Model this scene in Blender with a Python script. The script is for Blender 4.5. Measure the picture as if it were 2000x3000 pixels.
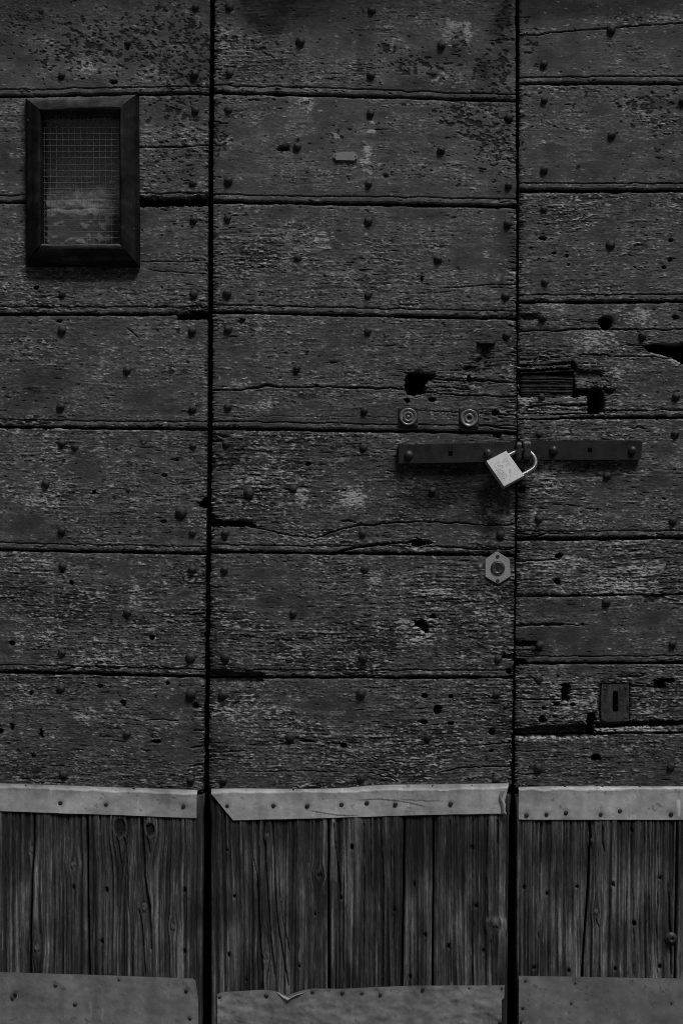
import bpy, math, random
import numpy as np
from mathutils import Vector, Matrix

for _o in list(bpy.data.objects):
    bpy.data.objects.remove(_o)
scene = bpy.context.scene

# ------------------------------------------------------------------ camera, sky, sun, exposure
S = 1.0 / 1800.0          # metres per photo pixel on the door's face (padlock is 50 mm wide)
ZC = 1.12                 # height of the picture's centre above the pavement


def wx(px):
    return (px - 1000.0) * S


def wz(py):
    return ZC + (1500.0 - py) * S


cam_data = bpy.data.cameras.new("camera")
cam_data.sensor_fit = 'VERTICAL'
cam_data.sensor_height = 36.0
cam_data.lens = 50.0
cam_data.clip_end = 200.0
cam = bpy.data.objects.new("camera", cam_data)
scene.collection.objects.link(cam)
cam.location = (0.0, -50.0 / 36.0 * 3000 * S, ZC)
cam.rotation_euler = (math.radians(90), 0, 0)
scene.camera = cam

SUN_ELEV, SUN_AZ = 60.0, 30.0      # degrees: height, and turn to the right of the camera's axis
world = bpy.data.worlds.new("World")
scene.world = world
world.use_nodes = True
wn, wl = world.node_tree.nodes, world.node_tree.links
wn.clear()
sky = wn.new('ShaderNodeTexSky')
sky.sky_type = 'NISHITA'
sky.sun_disc = False
sky.sun_elevation = math.radians(SUN_ELEV)
sky.sun_rotation = math.radians(180 - SUN_AZ)
bw = wn.new('ShaderNodeRGBToBW')   # the photograph is black and white
bg = wn.new('ShaderNodeBackground')
bg.inputs['Strength'].default_value = 0.05
wo = wn.new('ShaderNodeOutputWorld')
wl.new(sky.outputs[0], bw.inputs[0])
wl.new(bw.outputs[0], bg.inputs[0])
wl.new(bg.outputs[0], wo.inputs[0])

sun_data = bpy.data.lights.new("sun", 'SUN')
sun_data.energy = 1.5
sun_data.angle = math.radians(16)
sun_data.color = (1, 1, 1)
sun = bpy.data.objects.new("sun", sun_data)
scene.collection.objects.link(sun)
_e, _a = math.radians(SUN_ELEV), math.radians(SUN_AZ)
sun_dir = Vector((math.cos(_e) * math.sin(_a), -math.cos(_e) * math.cos(_a), math.sin(_e)))
sun.rotation_euler = sun_dir.to_track_quat('Z', 'Y').to_euler()
sun.location = sun_dir * 6

scene.view_settings.view_transform = 'Standard'
scene.view_settings.look = 'None'
scene.view_settings.gamma = 1.0
scene.view_settings.use_curve_mapping = False
scene.view_settings.exposure = 0.16
scene.render.engine = 'CYCLES'
scene.cycles.max_bounces = 5
scene.cycles.diffuse_bounces = 3
scene.cycles.use_denoising = False
scene.cycles.filter_width = 1.0

rng = np.random.default_rng(11)
random.seed(5)
COL = scene.collection

# ------------------------------------------------------------------ noise bank (periodic, any stretch)
NN = 1024
_kx = np.fft.fftfreq(NN)[None, :] * 2 * np.pi
_ky = np.fft.rfftfreq(NN)[:, None]  # placeholder, replaced below
_ky = np.fft.fftfreq(NN)[:, None] * 2 * np.pi
_kxr = np.fft.rfftfreq(NN)[None, :] * 2 * np.pi


def make_noise(lx, ly, cell=1.0, octaves=1):
    lx, ly = lx / cell, ly / cell
    tot = np.zeros((NN, NN))
    amp = 1.0
    for _ in range(octaves):
        f = np.fft.rfft2(rng.standard_normal((NN, NN)))
        f *= np.exp(-0.5 * ((_kxr * lx) ** 2 + (_ky * ly) ** 2))
        n = np.fft.irfft2(f, s=(NN, NN))
        tot += amp * n / n.std()
        amp *= 0.6
        lx, ly = lx / 2.2, ly / 2.2
    return (tot / tot.std()).astype(np.float32), cell


BANK = {
    'big': make_noise(110, 55, 2.0, 2),
    'mid': make_noise(26, 14, 1.0, 2),
    'flake': make_noise(5.2, 2.1, 1.0, 2),
    'flake2': make_noise(3.3, 1.15, 1.0, 1),
    'dash': make_noise(8.5, 1.0, 1.0, 1),
    'grain': make_noise(45, 1.3, 1.0, 1),
    'grain2': make_noise(16, 1.1, 1.0, 1),
    'speck': make_noise(1.5, 0.9, 1.0, 1),
    'streak': make_noise(7, 70, 1.0, 2),
    'chip': make_noise(4.0, 3.2, 1.0, 2),
    'crackle': make_noise(4.5, 3.0, 1.0, 1),
    'vgrain': make_noise(1.5, 150, 1.0, 1),
    'vgrain2': make_noise(3.2, 140, 1.0, 1),
    'vfine': make_noise(1.0, 26, 1.0, 1),
    'vblot': make_noise(20, 55, 1.0, 2),
    'edge': make_noise(3.0, 3.0, 1.0, 3),
    'dent': make_noise(38, 30, 1.0, 2),
}


def samp(name, x, y, ox=0.0, oy=0.0):
    arr, cell = BANK[name]
    fx = (np.asarray(x) + ox) / cell
    fy = (np.asarray(y) + oy) / cell
    ix, iy = np.floor(fx).astype(np.int64), np.floor(fy).astype(np.int64)
    tx, ty = (fx - ix).astype(np.float32), (fy - iy).astype(np.float32)
    i0, j0 = ix % NN, iy % NN
    i1, j1 = (ix + 1) % NN, (iy + 1) % NN
    return (arr[j0, i0] * (1 - tx) + arr[j0, i1] * tx) * (1 - ty) + (arr[j1, i0] * (1 - tx) + arr[j1, i1] * tx) * ty


def sstep(a, b, x):
    t = np.clip((x - a) / (b - a), 0, 1)
    return t * t * (3 - 2 * t)


# ------------------------------------------------------------------ materials
def new_mat(name):
    m = bpy.data.materials.new(name)
    m.use_nodes = True
    nt = m.node_tree
    p = nt.nodes['Principled BSDF']
    return m, nt.nodes, nt.links, p


def noise_node(nodes, links, scale_vec, scale, detail, rough=0.6, coord='Object', rnd=True):
    tc = nodes.new('ShaderNodeTexCoord')
    mp = nodes.new('ShaderNodeMapping')
    mp.inputs['Scale'].default_value = scale_vec
    links.new(tc.outputs[coord], mp.inputs['Vector'])
    if rnd:
        oi = nodes.new('ShaderNodeObjectInfo')
        mul = nodes.new('ShaderNodeMath')
        mul.operation = 'MULTIPLY'
        mul.inputs[1].default_value = 37.0
        links.new(oi.outputs['Random'], mul.inputs[0])
        links.new(mul.outputs[0], mp.inputs['Location'])
    n = nodes.new('ShaderNodeTexNoise')
    n.inputs['Scale'].default_value = scale
    n.inputs['Detail'].default_value = detail
    n.inputs['Roughness'].default_value = rough
    links.new(mp.outputs[0], n.inputs['Vector'])
    return n


def mrange(nodes, links, src, a, b, lo, hi):
    r = nodes.new('ShaderNodeMapRange')
    r.inputs['From Min'].default_value = a
    r.inputs['From Max'].default_value = b
    r.inputs['To Min'].default_value = lo
    r.inputs['To Max'].default_value = hi
    links.new(src, r.inputs['Value'])
    return r.outputs[0]


def mathn(nodes, links, op, a, b):
    n = nodes.new('ShaderNodeMath')
    n.operation = op
    for i, v in enumerate((a, b)):
        if isinstance(v, (int, float)):
            n.inputs[i].default_value = v
        else:
            links.new(v, n.inputs[i])
    return n.outputs[0]


def wood_material(name, stretch, rough=0.66, bump=0.25, amp=0.7, spec=0.3):
    """albedo comes from the 'tone' attribute (paint, bare wood, dirt), fine fibre noise on top"""
    m, N, L, p = new_mat(name)
    at = N.new('ShaderNodeAttribute')
    at.attribute_name = 'tone'
    n1 = noise_node(N, L, stretch, 900, 4, 0.65)
    n2 = noise_node(N, L, (1, 1, 1), 1300, 3, 0.7)
    f1 = mrange(N, L, n1.outputs['Fac'], 0.3, 0.7, 1 - 0.5 * amp, 1 + 0.5 * amp)
    f2 = mrange(N, L, n2.outputs['Fac'], 0.3, 0.7, 1 - 0.22 * amp, 1 + 0.22 * amp)
    c = mathn(N, L, 'MULTIPLY', mathn(N, L, 'MULTIPLY', at.outputs['Fac'], f1), f2)
    L.new(c, p.inputs['Base Color'])
    p.inputs['Roughness'].default_value = rough
    p.inputs['Specular IOR Level'].default_value = spec
    b = N.new('ShaderNodeBump')
    b.inputs['Strength'].default_value = bump
    b.inputs['Distance'].default_value = 0.0012
    L.new(mathn(N, L, 'ADD', n1.outputs['Fac'], mathn(N, L, 'MULTIPLY', n2.outputs['Fac'], 0.6)), b.inputs['Height'])
    L.new(b.outputs[0], p.inputs['Normal'])
    return m


def metal_material(name, lo, hi, rough, metallic, scale=60, bump=0.2, fine=500, streak=None):
    m, N, L, p = new_mat(name)
    n1 = noise_node(N, L, streak or (1, 1, 1), scale, 6, 0.6)
    n2 = noise_node(N, L, (1, 1, 1), fine, 4, 0.65)
    c1 = mrange(N, L, n1.outputs['Fac'], 0.3, 0.7, lo, hi)
    c2 = mrange(N, L, n2.outputs['Fac'], 0.3, 0.7, 0.85, 1.15)
    L.new(mathn(N, L, 'MULTIPLY', c1, c2), p.inputs['Base Color'])
    p.inputs['Metallic'].default_value = metallic
    L.new(mrange(N, L, n1.outputs['Fac'], 0.3, 0.7, rough - 0.1, rough + 0.1), p.inputs['Roughness'])
    b = N.new('ShaderNodeBump')
    b.inputs['Strength'].default_value = bump
    b.inputs['Distance'].default_value = 0.001
    L.new(mathn(N, L, 'ADD', n1.outputs['Fac'], n2.outputs['Fac']), b.inputs['Height'])
    L.new(b.outputs[0], p.inputs['Normal'])
    return m


M_PLANK = wood_material('painted_plank', (0.16, 1, 1))
M_BOARD = wood_material('bare_board', (1, 1, 0.07), rough=0.72, bump=0.6)
M_FRAME_V = wood_material('tarred_wood_upright', (1, 1, 0.07), rough=0.6, bump=0.6, amp=1.0, spec=0.12)
M_FRAME_H = wood_material('tarred_wood_level', (0.08, 1, 1), rough=0.55, bump=0.6, amp=1.0, spec=0.12)
M_PLASTER = wood_material('old_plaster', (1, 1, 1), rough=0.9, bump=0.5)
M_ZINC = wood_material('zinc_sheet', (1, 1, 1), rough=0.55, bump=0.06, amp=0.25)
M_IRON = metal_material('forged_iron', 0.018, 0.075, 0.5, 0.15, 90, 0.4)
M_STRAP = metal_material('strap_iron', 0.02, 0.04, 0.55, 0.25, 50, 0.25)
M_PLATE = metal_material('rusty_plate', 0.015, 0.11, 0.65, 0.2, 110, 0.8, 400, (1, 1, 0.45))
M_BRONZE = metal_material('rosette_bronze', 0.28, 0.42, 0.32, 0.4, 120, 0.12)
M_STEEL = metal_material('lock_steel', 0.62, 0.74, 0.4, 0.4, 60, 0.04)
M_PADLOCK = metal_material('padlock_brass', 0.70, 0.74, 0.5, 0.7, 40, 0.0, 900)
M_CHROME = metal_material('shackle_steel', 0.4, 0.6, 0.33, 0.9, 500, 0.35, 1400)
M_ENGRAVE = metal_material('engraved_line', 0.44, 0.5, 0.6, 0.3)
M_WIRE = metal_material('galvanised_wire', 0.22, 0.34, 0.45, 0.5)
M_DARK = metal_material('dark_interior', 0.02, 0.03, 0.9, 0.0)
M_SHADE_WALL = metal_material('shade_wall_stone', 0.2, 0.3, 0.9, 0.0, 12, 0.5, 150)
M_STONE = metal_material('paving_stone', 0.07, 0.12, 0.85, 0.0, 8, 0.4, 120)


# ------------------------------------------------------------------ object helpers
def empty(name, loc, label, cat, group=None):
    o = bpy.data.objects.new(name, None)
    o.location = loc
    o.empty_display_size = 0.1
    COL.objects.link(o)
    o['label'] = label
    o['category'] = cat
    if group:
        o['group'] = group
    return o


def world_origin(o):
    v = Vector((0, 0, 0))
    while o is not None:
        v += o.location
        o = o.parent
    return v


def link(name, me, mat, parent, loc=None):
    """loc: world position of the object's origin; the mesh is given relative to it"""
    o = bpy.data.objects.new(name, me)
    if mat is not None and len(me.materials) == 0:
        me.materials.append(mat)
    COL.objects.link(o)
    w = Vector(loc) if loc is not None else Vector((0, 0, 0))
    if parent is not None:
        o.parent = parent
        o.location = w - world_origin(parent)
    else:
        o.location = w
    return o


def mesh_np(name, V, quads, tone=None, tris=None):
    me = bpy.data.meshes.new(name)
    nq = len(quads)
    nt = 0 if tris is None else len(tris)
    me.vertices.add(len(V))
    me.vertices.foreach_set('co', np.asarray(V, np.float32).ravel())
    loops = np.asarray(quads, np.int32).ravel()
    starts = np.arange(nq, dtype=np.int32) * 4
    if nt:
        loops = np.concatenate([loops, np.asarray(tris, np.int32).ravel()])
        starts = np.concatenate([starts, nq * 4 + np.arange(nt, dtype=np.int32) * 3])
    me.loops.add(len(loops))
    me.loops.foreach_set('vertex_index', loops)
    me.polygons.add(nq + nt)
    me.polygons.foreach_set('loop_start', starts)
    me.polygons.foreach_set('use_smooth', np.ones(nq + nt, bool))
    if tone is not None:
        a = me.attributes.new('tone', 'FLOAT', 'POINT')
        a.data.foreach_set('value', np.asarray(tone, np.float32).ravel())
    me.update(calc_edges=True)
    me.validate()
    return me


def poly_fn(pts):
    a = np.asarray(pts, float)

    def f(t):
        return np.interp(t, a[:, 0], a[:, 1])
    return f


def lin(p0, v0, p1, v1):
    return lambda t: v0 + (np.asarray(t, float) - p0) * (v1 - v0) / (p1 - p0)


def axis_samples(a, b, step, lo, hi, coarse):
    """fine sampling inside the framed range, coarse outside"""
    pts = [a]
    while pts[-1] < b - 1e-6:
        s = step if lo <= pts[-1] <= hi else coarse
        pts.append(min(b, pts[-1] + s))
    return np.array(pts)


def field_mesh(name, xl, xr, yt, yb, us, vs, fn, front, thick, base):
    """A board as a relief: xl/xr(y) and yt/yb(x) are its edges in photo pixels,
    fn(x, y) gives relief in mm, tone and hole mask; front = world y of its face."""
    ny, nx = len(vs), len(us)
    u = np.tile(us[None, :], (ny, 1))
    v = np.tile(vs[:, None], (1, nx))
    ym = 0.5 * (yt(0.0 * us + 0) + yb(0 * us)) if False else None
    xa, xb = float(np.mean(xl(np.array([0.0])))), float(np.mean(xr(np.array([0.0]))))
    # two passes so that edges depending on each other settle
    x = xa + (xb - xa) * u
    for _ in range(3):
        y = yt(x) + (yb(x) - yt(x)) * v
        x = xl(y) + (xr(y) - xl(y)) * u
    h, tone, hole = fn(x, y)
    X = wx(x) - base[0]
    Z = wz(y) - base[2]
    Y = front - h * 0.001 - base[1]
    V = np.stack([X, Y, Z], -1).reshape(-1, 3)
    idx = np.arange(nx * ny).reshape(ny, nx)
    q = np.stack([idx[:-1, :-1], idx[1:, :-1], idx[1:, 1:], idx[:-1, 1:]], -1).reshape(-1, 4)
    hv = hole.ravel()
    keep = ~(hv[q].all(axis=1))
    q = q[keep]
    # sides: the border doubled (sharp edge) and pushed back
    loop = np.concatenate([idx[0, :-1], idx[:-1, -1], idx[-1, :0:-1], idx[:0:-1, 0]])
    n0 = len(V)
    A = V[loop]
    B = A.copy()
    B[:, 1] = front + thick - base[1]
    k = len(loop)
    ia = n0 + np.arange(k)
    ib = ia + k
    sq = np.stack([ia, np.roll(ia, -1), np.roll(ib, -1), ib], -1)
    lh = hv[loop]
    sq = sq[~(lh & np.roll(lh, -1))]
    T = tone.ravel()
    V = np.concatenate([V, A, B])
    st = np.minimum(T[loop], 0.09)
    T = np.concatenate([T, st, st])
    q = np.concatenate([q, sq])
    return mesh_np(name, V, q, T)


# ------------------------------------------------------------------ where things are in the photograph (pixels)
# edges of the three leaves: x as a function of y
L_R = poly_fn([(-600, 618), (100, 614.5), (560, 609), (900, 608), (1260, 607), (1600, 603), (1850, 600), (2270, 596), (2400, 592), (3600, 584)])
M_L = poly_fn([(-600, 634), (0, 630), (560, 625), (1250, 623), (1600, 618), (1890, 615), (2300, 613), (2400, 621), (3600, 622)])
M_R = poly_fn([(-600, 1506), (0, 1508), (600, 1511), (900, 1511), (1200, 1512), (1500, 1508), (1800, 1505), (2000, 1501), (2290, 1497), (2400, 1483), (3600, 1476)])
R_L = poly_fn([(-600, 1523), (0, 1521), (600, 1520), (900, 1519), (1200, 1516), (1500, 1515), (1800, 1511), (2000, 1509), (2290, 1508), (2400, 1512), (3600, 1510)])
X_MIN, X_MAX = -120.0, 2300.0

LEAF_LABELS = {
    'left': 'weathered grey plank door leaf with the small wire-meshed window',
    'middle': 'weathered plank door leaf with two round rosettes and a hexagonal lock',
    'right': 'splintered plank door leaf with a rectangular keyhole plate and iron strap',
}
LEAF = {
    'left': empty('door_leaf', (wx(170), 0.01, 0.0), LEAF_LABELS['left'], 'door', 'leaves of the old plank door'),
    'middle': empty('door_leaf', (wx(1065), 0.01, 0.0), LEAF_LABELS['middle'], 'door', 'leaves of the old plank door'),
    'right': empty('door_leaf', (wx(1955), 0.01, 0.0), LEAF_LABELS['right'], 'door', 'leaves of the old plank door'),
}

# cracks: list of (points, half width px, depth mm)
CRACKS_H = {
    'left': [
        ([(408, 432), (520, 432), (612, 424)], 1.6, 4),
        ([(415, 768), (500, 768), (608, 764)], 1.2, 2.5),
        ([(450, 796), (530, 798), (606, 804)], 1.0, 2),
        ([(372, 962), (392, 975), (408, 998)], 2.2, 2.5),
        ([(-20, 2172), (60, 2172)], 1, 2), ([(430, 2110), (480, 2108), (520, 2113)], 2.4, 3),
        ([(560, 2190), (606, 2188)], 2.2, 4), ([(555, 2245), (606, 2240)], 2.0, 4), ([(570, 2140), (606, 2142)], 2.2, 4),
        ([(540, 1800), (606, 1800)], 1.6, 4), ([(342, 1433), (372, 1435)], 1.5, 2),
    ],
    'middle': [
        ([(618, 1143), (702, 1143), (745, 1136), (779, 1128), (814, 1135), (985, 1135), (1190, 1138)], 2.0, 7),
        ([(1262, 1111), (1345, 1114), (1430, 1117), (1514, 1120)], 2.2, 7),
        ([(1240, 1150), (1310, 1155), (1425, 1160), (1514, 1162)], 1.7, 6),
        ([(1285, 1132), (1330, 1136), (1372, 1140)], 2.4, 5),
        ([(618, 1218), (700, 1219), (1160, 1222)], 0.5, 1), ([(1225, 1204), (1340, 1208)], 1.0, 3), ([(1400, 1212), (1510, 1218)], 1.0, 3),
        ([(735, 1542), (760, 1548), (825, 1563), (880, 1571), (927, 1576), (955, 1567), (987, 1555), (1020, 1545), (1051, 1540), (1158, 1531), (1230, 1529), (1353, 1532), (1445, 1540), (1514, 1535)], 1.7, 5),
        ([(960, 1626), (985, 1621), (1009, 1610), (1040, 1604), (1073, 1600), (1130, 1594), (1200, 1588)], 2.4, 8),
        ([(1250, 1600), (1320, 1603), (1440, 1611), (1514, 1607)], 1.5, 5),
        ([(618, 1720), (660, 1722)], 1.8, 4), ([(618, 1792), (670, 1796)], 1.6, 4),
        ([(1000, 1527), (1022, 1524), (1040, 1530)], 2.2, 4),
        ([(1300, 843), (1400, 838), (1508, 833)], 0.9, 3), ([(1270, 860), (1330, 851)], 0.8, 1.5),
        ([(1350, 2190), (1430, 2181), (1500, 2175)], 1.4, 3),
        ([(1292, 2262), (1320, 2254), (1370, 2248), (1430, 2246), (1500, 2246)], 1.6, 3.5),
        ([(720, 2262), (780, 2260), (880, 2258), (1000, 2260)], 1.1, 2.2), ([(620, 2204), (700, 2203)], 1.0, 2.5),
        ([(1090, 2224), (1150, 2228), (1190, 2232)], 1.1, 2.2), ([(1090, 2250), (1130, 2255), (1160, 2270)], 1.0, 2.2), ([(1080, 2265), (1140, 2275), (1165, 2290)], 1.0, 2.2),
        ([(820, 2180), (860, 2179)], 1.8, 3), ([(1180, 1785), (1300, 1796)], 0.8, 1.5),
        ([(640, 1275), (672, 1279)], 3.5, 5), ([(618, 1290), (650, 1292)], 2.2, 5),
        ([(1380, 1244), (1470, 1252), (1514, 1258)], 1.8, 5),
    ],
    'right': [
        ([(1510, 105), (1600, 99), (1640, 94), (1761, 84), (1890, 75), (2010, 67)], 1.7, 4),
        ([(1510, 973), (1560, 970), (1640, 967), (1741, 963), (1860, 966), (2010, 967)], 2.0, 6),
        ([(1510, 1046), (1560, 1044), (1590, 1046), (1600, 1050)], 3.4, 6),
        ([(1510, 1070), (1580, 1073), (1680, 1064)], 4.0, 7),
        ([(1830, 1011), (1890, 1014)], 1.5, 5), ([(1700, 1040), (1775, 1038), (1785, 1046)], 1.8, 4),
        ([(1800, 1045), (1900, 1046), (1960, 1050)], 1.5, 4),
        ([(1545, 1192), (1600, 1186), (1716, 1188)], 4.2, 7), ([(1510, 1210), (1600, 1212), (1716, 1212)], 2.0, 5),
        ([(1560, 1175), (1716, 1174)], 1.4, 4),
        ([(1510, 1575), (1560, 1574), (1600, 1563), (1680, 1564)], 1.6, 4),
        ([(1510, 1490), (1560, 1491)], 1.2, 3), ([(1510, 1646), (1570, 1643), (1640, 1638)], 1.7, 4),
        ([(1510, 1833), (1600, 1831), (1650, 1829)], 3.0, 6), ([(1650, 1829), (1720, 1830)], 0.8, 2),
        ([(1510, 1988), (1570, 1988)], 1.6, 4), ([(1510, 2048), (1570, 2050), (1644, 2050)], 1.6, 5),
        ([(1620, 2020), (1760, 2018)], 1.0, 3), ([(1845, 2012), (1920, 2011)], 1.0, 3),
        ([(1810, 1984), (1850, 1982), (1885, 1983)], 2.4, 4),
        ([(1510, 2270), (1600, 2266)], 1.0, 2), ([(1510, 2202), (1600, 2200)], 0.9, 2),
        ([(1840, 1254), (1870, 1251), (1890, 1257)], 2.0, 3), ([(1755, 1288), (1790, 1287)], 2.0, 3),
        ([(1660, 1480), (1700, 1482)], 2.0, 3), ([(1800, 1390), (1900, 1372), (2000, 1380)], 0.7, 1.2),
    ],
}

# holes: (leaf, shape, numbers, depth mm; 26+ goes through)
HOLES = [
    ('left', 'poly', [(119, 326), (367, 324), (368, 731), (122, 731)], 72),
    ('left', 'poly', [(405, 576), (440, 579), (470, 584), (540, 580), (620, 574), (620, 604), (405, 604)], 40),
    ('left', 'poly', [(520, 920), (560, 913), (620, 910), (620, 935), (520, 935)], 40),
    ('left', 'ell', (107, 843, 6, 6), 12), ('left', 'ell', (333, 241, 10, 6), 5), ('left', 'ell', (176, 941, 7, 4), 8),
    ('left', 'ell', (276, 1443, 5, 5), 10), ('left', 'ell', (209, 1708, 6, 6), 10), ('left', 'ell', (446, 1868, 7, 7), 12),
    ('left', 'ell', (481, 1394, 6, 5), 8), ('left', 'ell', (36, 1884, 8, 7), 9), ('left', 'ell', (92, 2029, 6, 7), 9),
    ('left', 'ell', (293, 2011, 8, 6), 6), ('left', 'ell', (491, 2002, 6, 5), 9), ('left', 'ell', (36, 2130, 6, 9), 10),
    ('left', 'ell', (121, 2148, 5, 11), 9), ('left', 'ell', (459, 2173, 12, 5), 9), ('left', 'ell', (2, 2142, 7, 7), 10),
    ('left', 'ell', (361, 2061, 8, 10), 6), ('left', 'ell', (430, 2200, 10, 3), 6), ('left', 'ell', (517, 1346, 5, 4), 7),
    ('left', 'poly', [(580, 1482), (592, 1470), (598, 1462), (620, 1455), (620, 1495), (600, 1490)], 40),
    ('left', 'ell', (572, 2068, 9, 9), 8), ('left', 'ell', (98, 2215, 6, 7), 6), ('left', 'ell', (478, 1528, 7, 4), 8),
    ('middle', 'ell', (829, 435, 17, 8), 10), ('middle', 'ell', (1235, 818, 4, 9), 9), ('middle', 'ell', (976, 1062, 13, 4), 4),
    ('middle', 'ell', (1127, 515, 6, 4), 7), ('middle', 'ell', (708, 942, 8, 9), 3),
    ('middle', 'poly', [(1187, 1100), (1200, 1093), (1225, 1090), (1262, 1094), (1272, 1103), (1262, 1112), (1246, 1118), (1244, 1150), (1222, 1157), (1192, 1157), (1186, 1140)], 40),
    ('middle', 'ell', (1264, 1170, 10, 6), 12), ('middle', 'ell', (1190, 1172, 8, 6), 8), ('middle', 'ell', (1450, 1210, 10, 9), 12),
    ('middle', 'ell', (1372, 1110, 6, 10), 9), ('middle', 'ell', (1375, 1081, 18, 8), 4), ('middle', 'ell', (1455, 1275, 12, 9), 12),
    ('middle', 'poly', [(610, 1528), (650, 1528), (680, 1523), (710, 1526), (738, 1531), (748, 1544), (700, 1543), (650, 1542), (610, 1545)], 40),
    ('middle', 'poly', [(610, 1500), (628, 1510), (632, 1520), (640, 1530), (610, 1530)], 12),
    ('middle', 'ell', (1225, 1591, 27, 9), 40), ('middle', 'ell', (902, 1360, 7, 5), 7),
    ('middle', 'poly', [(1212, 1818), (1228, 1822), (1234, 1812), (1243, 1822), (1256, 1836), (1250, 1856), (1236, 1850), (1228, 1838), (1216, 1832)], 40),
    ('middle', 'ell', (1266, 1805, 9, 6), 8), ('middle', 'ell', (1443, 2246, 1, 1), 1),
    ('middle', 'poly', [(605, 1963), (675, 1965), (690, 1970), (762, 1968), (770, 1976), (770, 2000), (605, 2000)], 9),
    ('middle', 'ell', (1243, 2038, 7, 6), 14), ('middle', 'ell', (1321, 2041, 7, 4), 14), ('middle', 'ell', (1281, 2079, 11, 13), 30),
    ('middle', 'ell', (1239, 2116, 9, 6), 12), ('middle', 'ell', (1320, 2120, 8, 5), 12), ('middle', 'ell', (1439, 2146, 10, 9), 14),
    ('middle', 'ell', (1439, 2200, 7, 4), 10), ('middle', 'ell', (902, 2171, 13, 4), 9), ('middle', 'ell', (1006, 2185, 9, 7), 8),
    ('middle', 'ell', (1490, 1968, 8, 9), 20), ('middle', 'ell', (1410, 1060, 16, 12), 5),
    ('middle', 'poly', [(1396, 1004), (1450, 1004), (1432, 1016), (1430, 1050), (1408, 1050), (1412, 1016)], 5),
    ('middle', 'poly', [(1468, 1920), (1505, 1918), (1505, 1932), (1470, 1930)], 10),
    ('right', 'ell', (1774, 945, 20, 20), 40), ('right', 'poly', [(1884, 1018), (1902, 1010), (1960, 1007), (2060, 1003), (2060, 1082), (2000, 1067), (1975, 1053), (1950, 1043), (1905, 1031)], 40),
    ('right', 'poly', [(1518, 1084), (1600, 1080), (1672, 1078), (1672, 1066), (1683, 1066), (1684, 1162), (1530, 1164), (1518, 1158)], 17),
    ('right', 'poly', [(1676, 1141), (1720, 1139), (1764, 1138), (1770, 1152), (1768, 1206), (1752, 1214), (1722, 1212), (1719, 1159), (1676, 1159)], 40),
    ('right', 'poly', [(1768, 1130), (1790, 1145), (1796, 1155), (1780, 1160), (1768, 1152)], 6),
    ('right', 'ell', (1700, 1098, 22, 12), 4), ('right', 'ell', (1742, 1097, 18, 8), 4), ('right', 'ell', (1550, 930, 26, 9), 6),
    ('right', 'ell', (1636, 1629, 10, 7), 12), ('right', 'ell', (1631, 1703, 9, 8), 8), ('right', 'ell', (1622, 741, 5, 4), 9),
    ('right', 'ell', (1659, 751, 4, 4), 9), ('right', 'ell', (1664, 776, 3, 4), 9), ('right', 'ell', (1590, 698, 9, 5), 6), ('right', 'ell', (1964, 705, 6, 5), 8),
    ('right', 'ell', (1943, 783, 5, 4), 9), ('right', 'ell', (1961, 762, 6, 5), 5), ('right', 'ell', (1978, 930, 10, 8), 6), ('right', 'ell', (1526, 1435, 11, 14), 7),
    ('right', 'poly', [(1500, 1879), (1575, 1880), (1575, 1894), (1500, 1894)], 40),
    ('right', 'poly', [(1500, 1931), (1535, 1932), (1540, 1950), (1500, 1950)], 40),
    ('right', 'poly', [(1644, 2008), (1660, 2006), (1667, 2010), (1663, 2054), (1645, 2055)], 40),
    ('right', 'ell', (1588, 2109, 10, 10), 20), ('right', 'poly', [(1916, 1992), (1950, 1990), (1972, 1990), (1974, 2000), (1960, 2002), (1946, 1998), (1942, 2017), (1930, 2020), (1915, 2016)], 30),
    ('right', 'ell', (1743, 2220, 13, 9), 20), ('right', 'poly', [(1719, 2096), (1728, 2090), (1740, 2093), (1742, 2106), (1738, 2124), (1743, 2156), (1716, 2156), (1714, 2142), (1720, 2120)], 40),
    ('right', 'poly', [(1530, 2136), (1560, 2128), (1640, 2126), (1718, 2122), (1718, 2160), (1500, 2160), (1500, 2140)], 12),
    ('right', 'poly', [(1742, 2119), (1800, 2115), (1860, 2114), (2060, 2108), (2060, 2125), (1860, 2129), (1742, 2137)], 13),
    ('right', 'poly', [(1791, 2022), (1811, 2022), (1811, 2088), (1791, 2088)], 40), ('right', 'poly', [(1752, 2008), (1762, 2001), (1844, 2000), (1844, 2112), (1830, 2120), (1756, 2126), (1751, 2080)], 4.2), ('right', 'ell', (1593, 2077, 6, 5), 8), ('right', 'ell', (1622, 2100, 5, 4), 6), ('right', 'ell', (1700, 1850, 0.5, 0.5), 0.2),
    ('right', 'poly', [(1883, 1745), (1940, 1744), (1945, 1752), (1910, 1762), (1890, 1772)], 3),
    ('right', 'ell', (1627, 2065, 6, 4), 6), ('right', 'ell', (1675, 2064, 6, 4), 6), ('right', 'ell', (1704, 1829, 4, 4), 3),
]

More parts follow.
